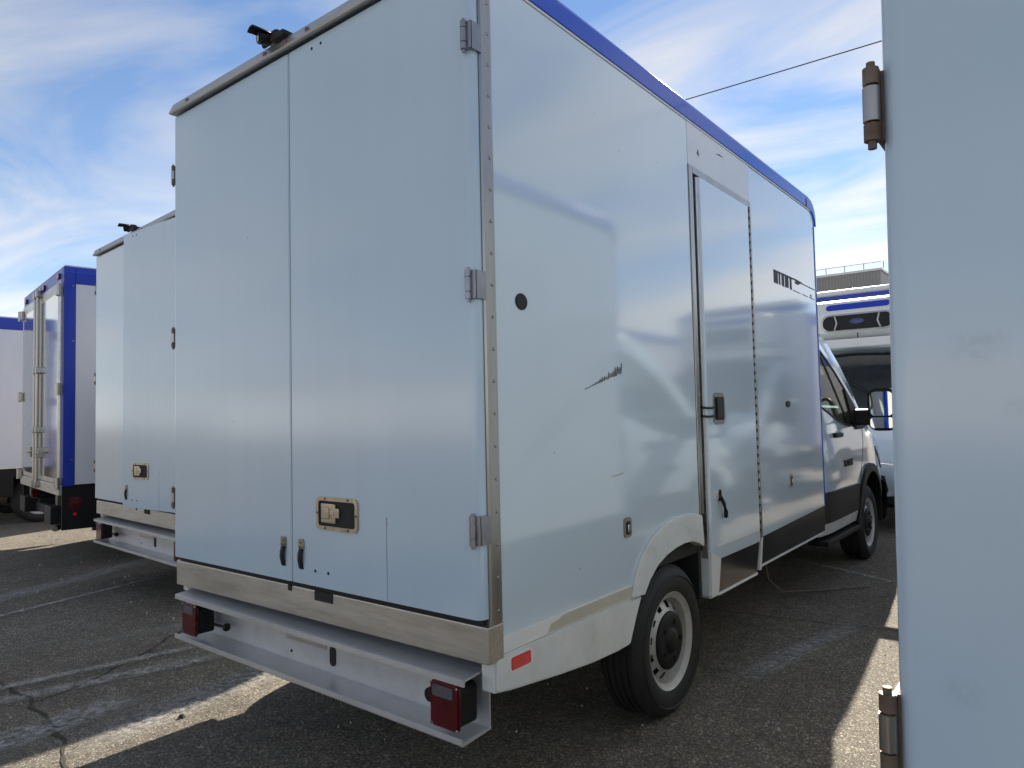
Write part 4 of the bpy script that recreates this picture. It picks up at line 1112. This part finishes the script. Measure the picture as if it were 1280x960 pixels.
# ------------------------------------------------------------------ box truck with blue frame and rod-locked rear doors
def build_truck_b(name, reefer=False):
    root = empty(name)
    x1, x0 = 0.13, -2.16                       # right, left
    zb, zt = 0.84, 3.02
    mb = MB(); mb.box(x0 + 0.02, x1 - 0.02, 0.03, 3.93, zb + 0.01, zt - 0.01); mb.build('box_core', BWHITE, root)
    for s, x in ((1, x1), (-1, x0)):
        a, b = sorted((x, x - s * 0.03))
        mb = MB(); mb.box(a, b, 0.105, 3.70, zb + 0.002, zt - 0.175); mb.build('side_panel', BWHITE, root)
        a, b = sorted((x + s * 0.008, x - s * 0.04))
        mb = MB(); mb.box(a, b, -0.002, 0.10, zb - 0.01, zt - 0.002, 0.006); cp = mb.build('corner_post', BLUESTRIP, root)
        mb = MB(); mb.box(a, b, 3.705, 3.95, zb - 0.01, zt - 0.002, 0.006); mb.build('corner_post', BLUESTRIP, root)
        mb = MB(); mb.box(a, b, 0.102, 3.703, zt - 0.17, zt - 0.002, 0.006); tr = mb.build('top_rail', BLUESTRIP, root)
        a2, b2 = sorted((x + s * 0.014, x))
        mb = MB(); mb.box(a2, b2, 0.0, 3.95, zt - 0.066, zt - 0.058); mb.build('rail_bead', BLUE, tr)
        for y, z in ((0.075, zt - 0.20), (0.08, zt - 0.75), (0.075, zb + 0.25)):
            mb = MB(); mb.cyl((x + s * 0.008, y, z), (x + s * 0.016, y, z), 0.012, 0.008, n=8); mb.build('bolt', STEEL, cp)
        # black lower skirt in two sheets
        a, b = sorted((x - s * 0.02, x - s * 0.05))
        mb = MB(); mb.box(a, b, 0.0, 0.36, 0.40, zb - 0.012); k1 = mb.build('lower_skirt', BLACK, root)
        a3, b3 = sorted((x - s * 0.02, x - s * 0.012))
        mb = MB(); mb.prism(rrect(0.05, 0.17, 0.60, 0.72, 0.02), 'x', a3, b3); mb.build('side_marker', RED, k1)
        mb = MB(); mb.cyl((x - s * 0.02, 0.11, 0.55), (x - s * 0.012, 0.11, 0.55), 0.018, n=10); mb.build('side_marker', REDLIT, k1)
        mb = MB(); mb.prism([(0.363, 0.42), (0.92, 0.42), (0.92, 0.70), (1.0, zb - 0.05), (1.62, zb - 0.05), (1.72, 0.70), (1.72, 0.42), (3.9, 0.42), (3.9, zb - 0.012), (0.363, zb - 0.012)], 'x', a, b); mb.build('lower_skirt', BLACK, root)
    mb = MB(); mb.box(x0 + .05, x1 - .05, 0.02, 3.92, zt - 0.008, zt + 0.025, 0.01); mb.build('roof_skin', BWHITE, root)
    # rear frame
    mb = MB(); mb.box(x0 + 0.042, x1 - 0.042, -0.004, 0.06, zt - 0.14, zt - 0.006, 0.004); hd = mb.build('rear_header', BLUESTRIP, root)
    for x in (XC - 0.95, XC - 0.16, XC, XC + 0.16, XC + 0.95):
        mb = MB(); mb.prism(rrect(x - 0.055, x + 0.055, zt - 0.105, zt - 0.055, 0.012), 'y', -0.024, -0.003); mb.build('clearance_lamp', DKRED, hd)
    mb = MB(); mb.box(x0 + 0.03, x1 - 0.03, -0.03, 0.08, zb - 0.10, zb + 0.005, 0.006); mb.build('rear_sill', ALU, root)
    # door leaves with polished skin and frame
    for s, xa, xb in ((-1, x0 + 0.045, XC - 0.004), (1, XC + 0.004, x1 - 0.045)):
        mb = MB(); mb.box(xa, xb, -0.02, 0.028, zb + 0.008, zt - 0.145, 0.004); d = mb.build('rear_door', ALU, root)
        mb = MB(); mb.box(xa + 0.10, xb - 0.10, -0.0235, -0.018, zb + 0.06, zt - 0.25, 0.002); mb.build('door_skin', MIRP, d)
        xr = XC + s * 0.075
        mb = MB(); mb.cyl((xr, -0.052, zb - 0.05), (xr, -0.052, zt - 0.10), 0.017, n=12); rod = mb.build('lock_rod', STEEL, d)
        for z in (zb - 0.04, zb + 0.55, zb + 1.2, zt - 0.14):
            mb = MB(); mb.box(xr - 0.04, xr + 0.04, -0.074, -0.02, z - 0.035, z + 0.035, 0.008); mb.build('rod_guide', STEEL, rod)
        mb = MB(); mb.tube([(xr, -0.06, zb + 0.32), (xr + s * 0.05, -0.075, zb + 0.31), (xr + s * 0.26, -0.07, zb + 0.30)], 0.012, 8); mb.box(xr + s * .1 - .03, xr + s * .1 + .03, -.08, -.02, zb + .25, zb + .36, .006); mb.build('rod_handle', STEEL, rod)
        xh = x1 - 0.02 if s > 0 else x0 + 0.02
        for z in (zb + 0.02, zb + 0.95, zt - 0.24):
            mb = MB(); mb.cyl((xh + s * 0.03, -0.045, z - 0.06), (xh + s * 0.03, -0.045, z + 0.06), 0.020, n=12)
            a, b = sorted((xh + s * 0.03, xh - s * 0.12)); mb.box(a, b, -0.050, -0.024, z - 0.05, z + 0.05, 0.006); mb.build('hinge', STEEL, d)
    # rear under-run with brackets and steps
    mb = MB(); mb.box(x0 + 0.20, x1 - 0.20, 0.05, 0.12, 0.46, 0.56, 0.01); ub = mb.build('under_run_bar', UNDER, root)
    for x in (XC - 0.75, XC + 0.75):
        mb = MB(); mb.box(x - 0.16, x + 0.16, -0.06, 0.14, 0.44, 0.62, 0.012); mb.build('step_box', BLACK, ub)
        mb = MB(); mb.box(x - 0.05, x + 0.05, 0.02, 0.10, 0.60, zb - 0.1); mb.build('bracket', EXH, ub)
    mb = MB(); mb.cyl((XC - .4, -0.02, .66), (XC - .4, 0.05, .66), 0.05, n=14); mb.build('tail_light', RED, ub)
    if reefer:
        # white nose cap and refrigeration unit on the front wall above the cab
        mb = MB(); mb.box(x0 + 0.02, x1 - 0.02, 3.952, 3.965, zb + 0.6, zt - 0.10); mb.build('front_wall', BWHITE, root)
        mb = MB(); mb.box(x0 + 0.01, x1 - 0.01, 3.90, 3.985, zt + 0.027, zt + 0.125, 0.01); mb.build('front_top_rail', BLUESTRIP, root)
        mb = MB(); mb.box(x0 + 0.02, x1 - 0.02, 3.953, 3.975, zt - 0.10, zt + 0.025); mb.build('front_upper_wall', BWHITE, root)
        mb = MB(); mb.box(x0 + 0.15, x1 - 0.10, 3.55, 3.975, zt + 0.127, zt + 0.22, 0.04, 3); mb.build('roof_fairing', WHITE, root)
        u0, u1, y1 = XC - 0.72, XC + 0.72, 4.62
        mb = MB(); mb.prism([(3.967, 2.44), (4.50, 2.44), (y1, 2.52), (y1, 2.80), (4.50, 2.98), (4.30, 3.03), (3.967, 3.03)], 'x', u0, u1, 0.05, 3); ru = mb.build('refrigeration_unit', WHITE, root, 30)
        mb = MB(); mb.prism(rrect(XC - 0.46, XC + 0.46, 2.545, 2.765, 0.10), 'y', y1 - 0.01, y1 + 0.006); gr = mb.build('unit_grille', GAP, ru)
        mb = MB()
        o_ = rrect(XC - 0.485, XC + 0.485, 2.525, 2.785, 0.12); i_ = rrect(XC - 0.455, XC + 0.455, 2.55, 2.76, 0.10); n = len(o_)
        O = [mb.bm.verts.new((x, y1 + 0.004, z)) for x, z in o_]; I = [mb.bm.verts.new((x, y1 + 0.016, z)) for x, z in i_]
        for i in range(n): mb.bm.faces.new((O[i], O[(i + 1) % n], I[(i + 1) % n], I[i]))
        mb.build('grille_surround', ALU, gr)
        for s in (1, -1):
            mb = MB(); mb.tube([(XC + s * 0.30, y1 + 0.012, 2.555), (XC + s * 0.265, y1 + 0.014, 2.655), (XC + s * 0.29, y1 + 0.012, 2.755)], 0.013, 8); mb.build('grille_bar', STEEL, gr)
        mb = MB(); mb.prism(ell(XC, 2.665, 0.095, 0.040, 24), 'y', y1 + 0.004, y1 + 0.014); bd = mb.build('oval_badge', FORDBLUE, gr)
        text_obj('Ford', 0.06, MATS['clear_lens'], bd, (XC, y1 + 0.0155, 2.665), (R(90), 0, R(180)), 'badge_lettering', 0.0008, 0.2)
        # upper slot lies on the sloping face
        sl = MB(); c0 = Vector((XC, 4.56, 2.89)); dirz = Vector((0, -0.12, 0.18)).normalized(); nrm = Vector((0, 0.18, 0.12)).normalized()
        pts = rrect(-0.42, 0.42, -0.055, 0.055, 0.05)
        sl.face([c0 + Vector((x, 0, 0)) + dirz * z + nrm * 0.004 for x, z in pts]); sl.face([c0 + Vector((x, 0, 0)) + dirz * z - nrm * 0.006 for x, z in pts[::-1]])
        sl.build('unit_slot', BLUESTRIP, ru)
        mb = MB(); mb.box(XC - 0.006, XC + 0.006, 4.615, 4.623, 2.40, 2.50); mb.build('panel_seam', GAP, ru)
        mb = MB(); mb.prism([(3.967, 2.30), (4.62, 2.27), (4.66, 2.30), (4.66, 2.42), (3.967, 2.437)], 'x', XC - 0.80, XC + 0.80, 0.02); mb.build('unit_base', WHITE, root)
    return root

third = build_truck_b('box_truck')
build_cab(third)
build_chassis(third, 0.05).build('drain_hose', EXH, third)
fourth = copy_tree(third)
tag(third, 'box truck with blue frame, polished rear doors on lock rods and black skirt', 'truck', 'blue-framed box trucks')
third.location = (-6.42, 0.92, 0); third.rotation_euler = (0, 0, R(-9))
fourth.location = (-10.75, 0.85, 0); fourth.rotation_euler = (0, 0, R(-4))
tag(fourth, 'white-sided box truck with blue top band standing beyond the truck with lock rods', 'truck', 'blue-framed box trucks')

facing = build_truck_b('box_truck', reefer=True)
build_cab(facing)
build_chassis(facing, 0.05).build('drain_hose', EXH, facing)
facing2 = copy_tree(facing)
facing3 = copy_tree(facing)
facing.location = (-1.83, 13.63, 0); facing.rotation_euler = (0, 0, math.pi)
tag(facing, 'box truck with roof refrigeration unit facing the cab of the truck with torn lettering', 'truck', 'refrigerated trucks facing the row')
facing2.location = (1.75, 14.0, 0); facing2.rotation_euler = (0, 0, math.pi + R(2))
tag(facing2, 'box truck with roof refrigeration unit facing the truck with rusty hinges', 'truck', 'refrigerated trucks facing the row')
facing3.location = (5.2, 13.4, 0); facing3.rotation_euler = (0, 0, math.pi - R(1))
tag(facing3, 'box truck with roof refrigeration unit at the end of the facing row', 'truck', 'refrigerated trucks facing the row')

# ------------------------------------------------------------------ far building with roof railing
bld = empty('warehouse', (-14, 65, 0))
mb = MB(); mb.box(-40, 3.2, 0, 45, 0, 13.3); mb.build('wall', GREY, bld)
mb = MB()
for k in range(170):
    x = -39.9 + k * 0.2535
    mb.box(x, x + 0.09, -0.07, 0.0, 0.2, 13.2)
rb = mb.build('wall_ribs', GREY, bld); tag(rb, kind='stuff')
mb = MB(); mb.box(-40.1, 3.3, -0.12, 45.1, 13.3, 13.5); rf = mb.build('roof', ALU, bld)
mb = MB()
for k in range(29): mb.box(-40 + k * 1.55 - .03, -40 + k * 1.55 + .03, 0.2, 0.26, 13.5, 14.1)
for z in (14.08,): mb.box(-40, 3.2, 0.2, 0.26, z - .025, z + .025)
tag(mb.build('railing', GREY, rf), kind='stuff')
for x in (-30, -20, -10):
    mb = MB(); mb.box(x, x + 3.4, -0.10, -0.05, 0.1, 4.2); dd = mb.build('roller_door', CONC, bld)
    for k in range(9):
        m2 = MB(); m2.box(x + .02, x + 3.38, -0.13, -0.10, 0.3 + k * .42, 0.62 + k * .42, .01); m2.build('slat', CONC, dd)
tag(bld, 'large grey ribbed warehouse with a roof railing beyond the trucks', 'warehouse')

bl2 = empty('depot_building', (0, -38, 0))
mb = MB(); mb.box(-70, 40, -20, 0, 0, 4.4); mb.build('wall', CONC, bl2)
mb = MB(); mb.box(-70.1, 40.1, -20.1, 0.1, 4.4, 5.4); mb.build('roof_band', BAND, bl2)
for k in range(11):
    x = -66 + k * 9.6
    mb = MB(); mb.box(x, x + 3.6, 0.0, 0.06, 0.05, 3.6); dd = mb.build('dock_door', BWHITE, bl2)
    for j in range(6):
        m2 = MB(); m2.box(x + .03, x + 3.57, 0.06, 0.09, 0.1 + j * .58, 0.62 + j * .58, .01); m2.build('panel', BWHITE, dd)
tag(bl2, 'long low pale depot with a dark roof band and dock doors', 'warehouse')

# ------------------------------------------------------------------ overhead cable between two poles
def pole(x, y, h, label):
    p = empty('utility_pole', (x, y, 0))
    mb = MB(); mb.cyl((0, 0, -0.2), (0, 0, h), 0.16, 0.11, 14); mb.build('shaft', WOOD, p)
    mb = MB(); mb.box(-0.06, 0.06, -0.9, 0.9, h - 0.45, h - 0.33, 0.01); arm = mb.build('cross_arm', WOOD, p)
    for yy in (-0.75, 0, 0.75):
        mb = MB(); mb.cyl((0, yy, h - 0.33), (0, yy, h - 0.2), 0.035, 0.05, 10); mb.build('insulator', CLEAR, arm)
    tag(p, label, 'pole', 'utility poles carrying the cable')
    return p
PA, PB = (-21.0, 14.0), (34.0, 14.0)
pole(PA[0], PA[1] + 0.0, 9.6, 'wooden utility pole at the blue-framed trucks end of the overhead cable')
pole(PB[0], PB[1] + 0.0, 9.6, 'wooden utility pole at the far end of the overhead cable past the rusty hinges')
mb = MB(); pts = []
for i in range(41):
    t_ = i / 40; pts.append((PA[0] + (PB[0] - PA[0]) * t_, 14.0, 9.42 - 0.55 * 4 * t_ * (1 - t_)))
mb.tube(pts, 0.012, 6)
tag(mb.build('overhead_cable', BLACK), 'thin black overhead cable crossing the sky above the facing trucks', 'cable')

# small stone lying on the asphalt
mb = MB(); mb.cyl((-1.93, -0.10, -0.004), (-1.93, -0.10, 0.016), 0.022, 0.010, 7)
tag(mb.build('pebble', UNDER), 'small dark pebble on the sunlit strip of asphalt behind the truck', 'stone')

# faint rubbed patches on the door of the neighbouring truck
SMUDGE = fade_patch_mat('rubbed_paint', (0.30, 0.34, 0.38), 0.13, 90)
ndoor = [o for o in children(right_n) if o.name.startswith('rear_door') and o.location.x < -0.5][0]
for (xc, zc, w_, h_) in ((-1.945, 1.53, 0.07, 0.05), (-1.90, 1.46, 0.05, 0.03), (-1.86, 1.39, 0.04, 0.06), (-1.97, 1.12, 0.05, 0.04), (-1.80, 1.72, 0.06, 0.03)):
    n, k = 8, 8
    mb = MB(); mb.grid([[(xc + (i / n - .5) * w_ - ndoor.location.x, -0.0930 - ndoor.location.y, zc + (j / k - .5) * h_) for i in range(n + 1)] for j in range(k + 1)])
    o = mb.build('rub_mark', SMUDGE, ndoor)
    at = o.data.attributes.new('fade', 'FLOAT', 'POINT')
    at.data.foreach_set('value', [math.sin(math.pi * i / n) * math.sin(math.pi * j / k) for j in range(k + 1) for i in range(n + 1)])
    o.location.z = -0.0

# loose grit lying about the parking bays
rg = random.Random(11)
mb = MB()
for k in range(420):
    x = rg.uniform(-7.0, 1.2); y = rg.uniform(-1.3, 5.0) if x > -4 else rg.uniform(-0.5, 3.0)
    r_ = rg.uniform(0.003, 0.0085) * (1.0 if rg.random() < 0.93 else 1.8)
    mb.cyl((x, y, -0.001), (x + rg.uniform(-.002, .002), y, r_ * 1.1), r_, r_ * 0.45, 5)
tag(mb.build('grit', mat('pale_grit', (0.42, 0.39, 0.34), rough=0.9, noise=0.5, nscale=9)), 'loose pale grit scattered on the asphalt', 'grit', kind='stuff')
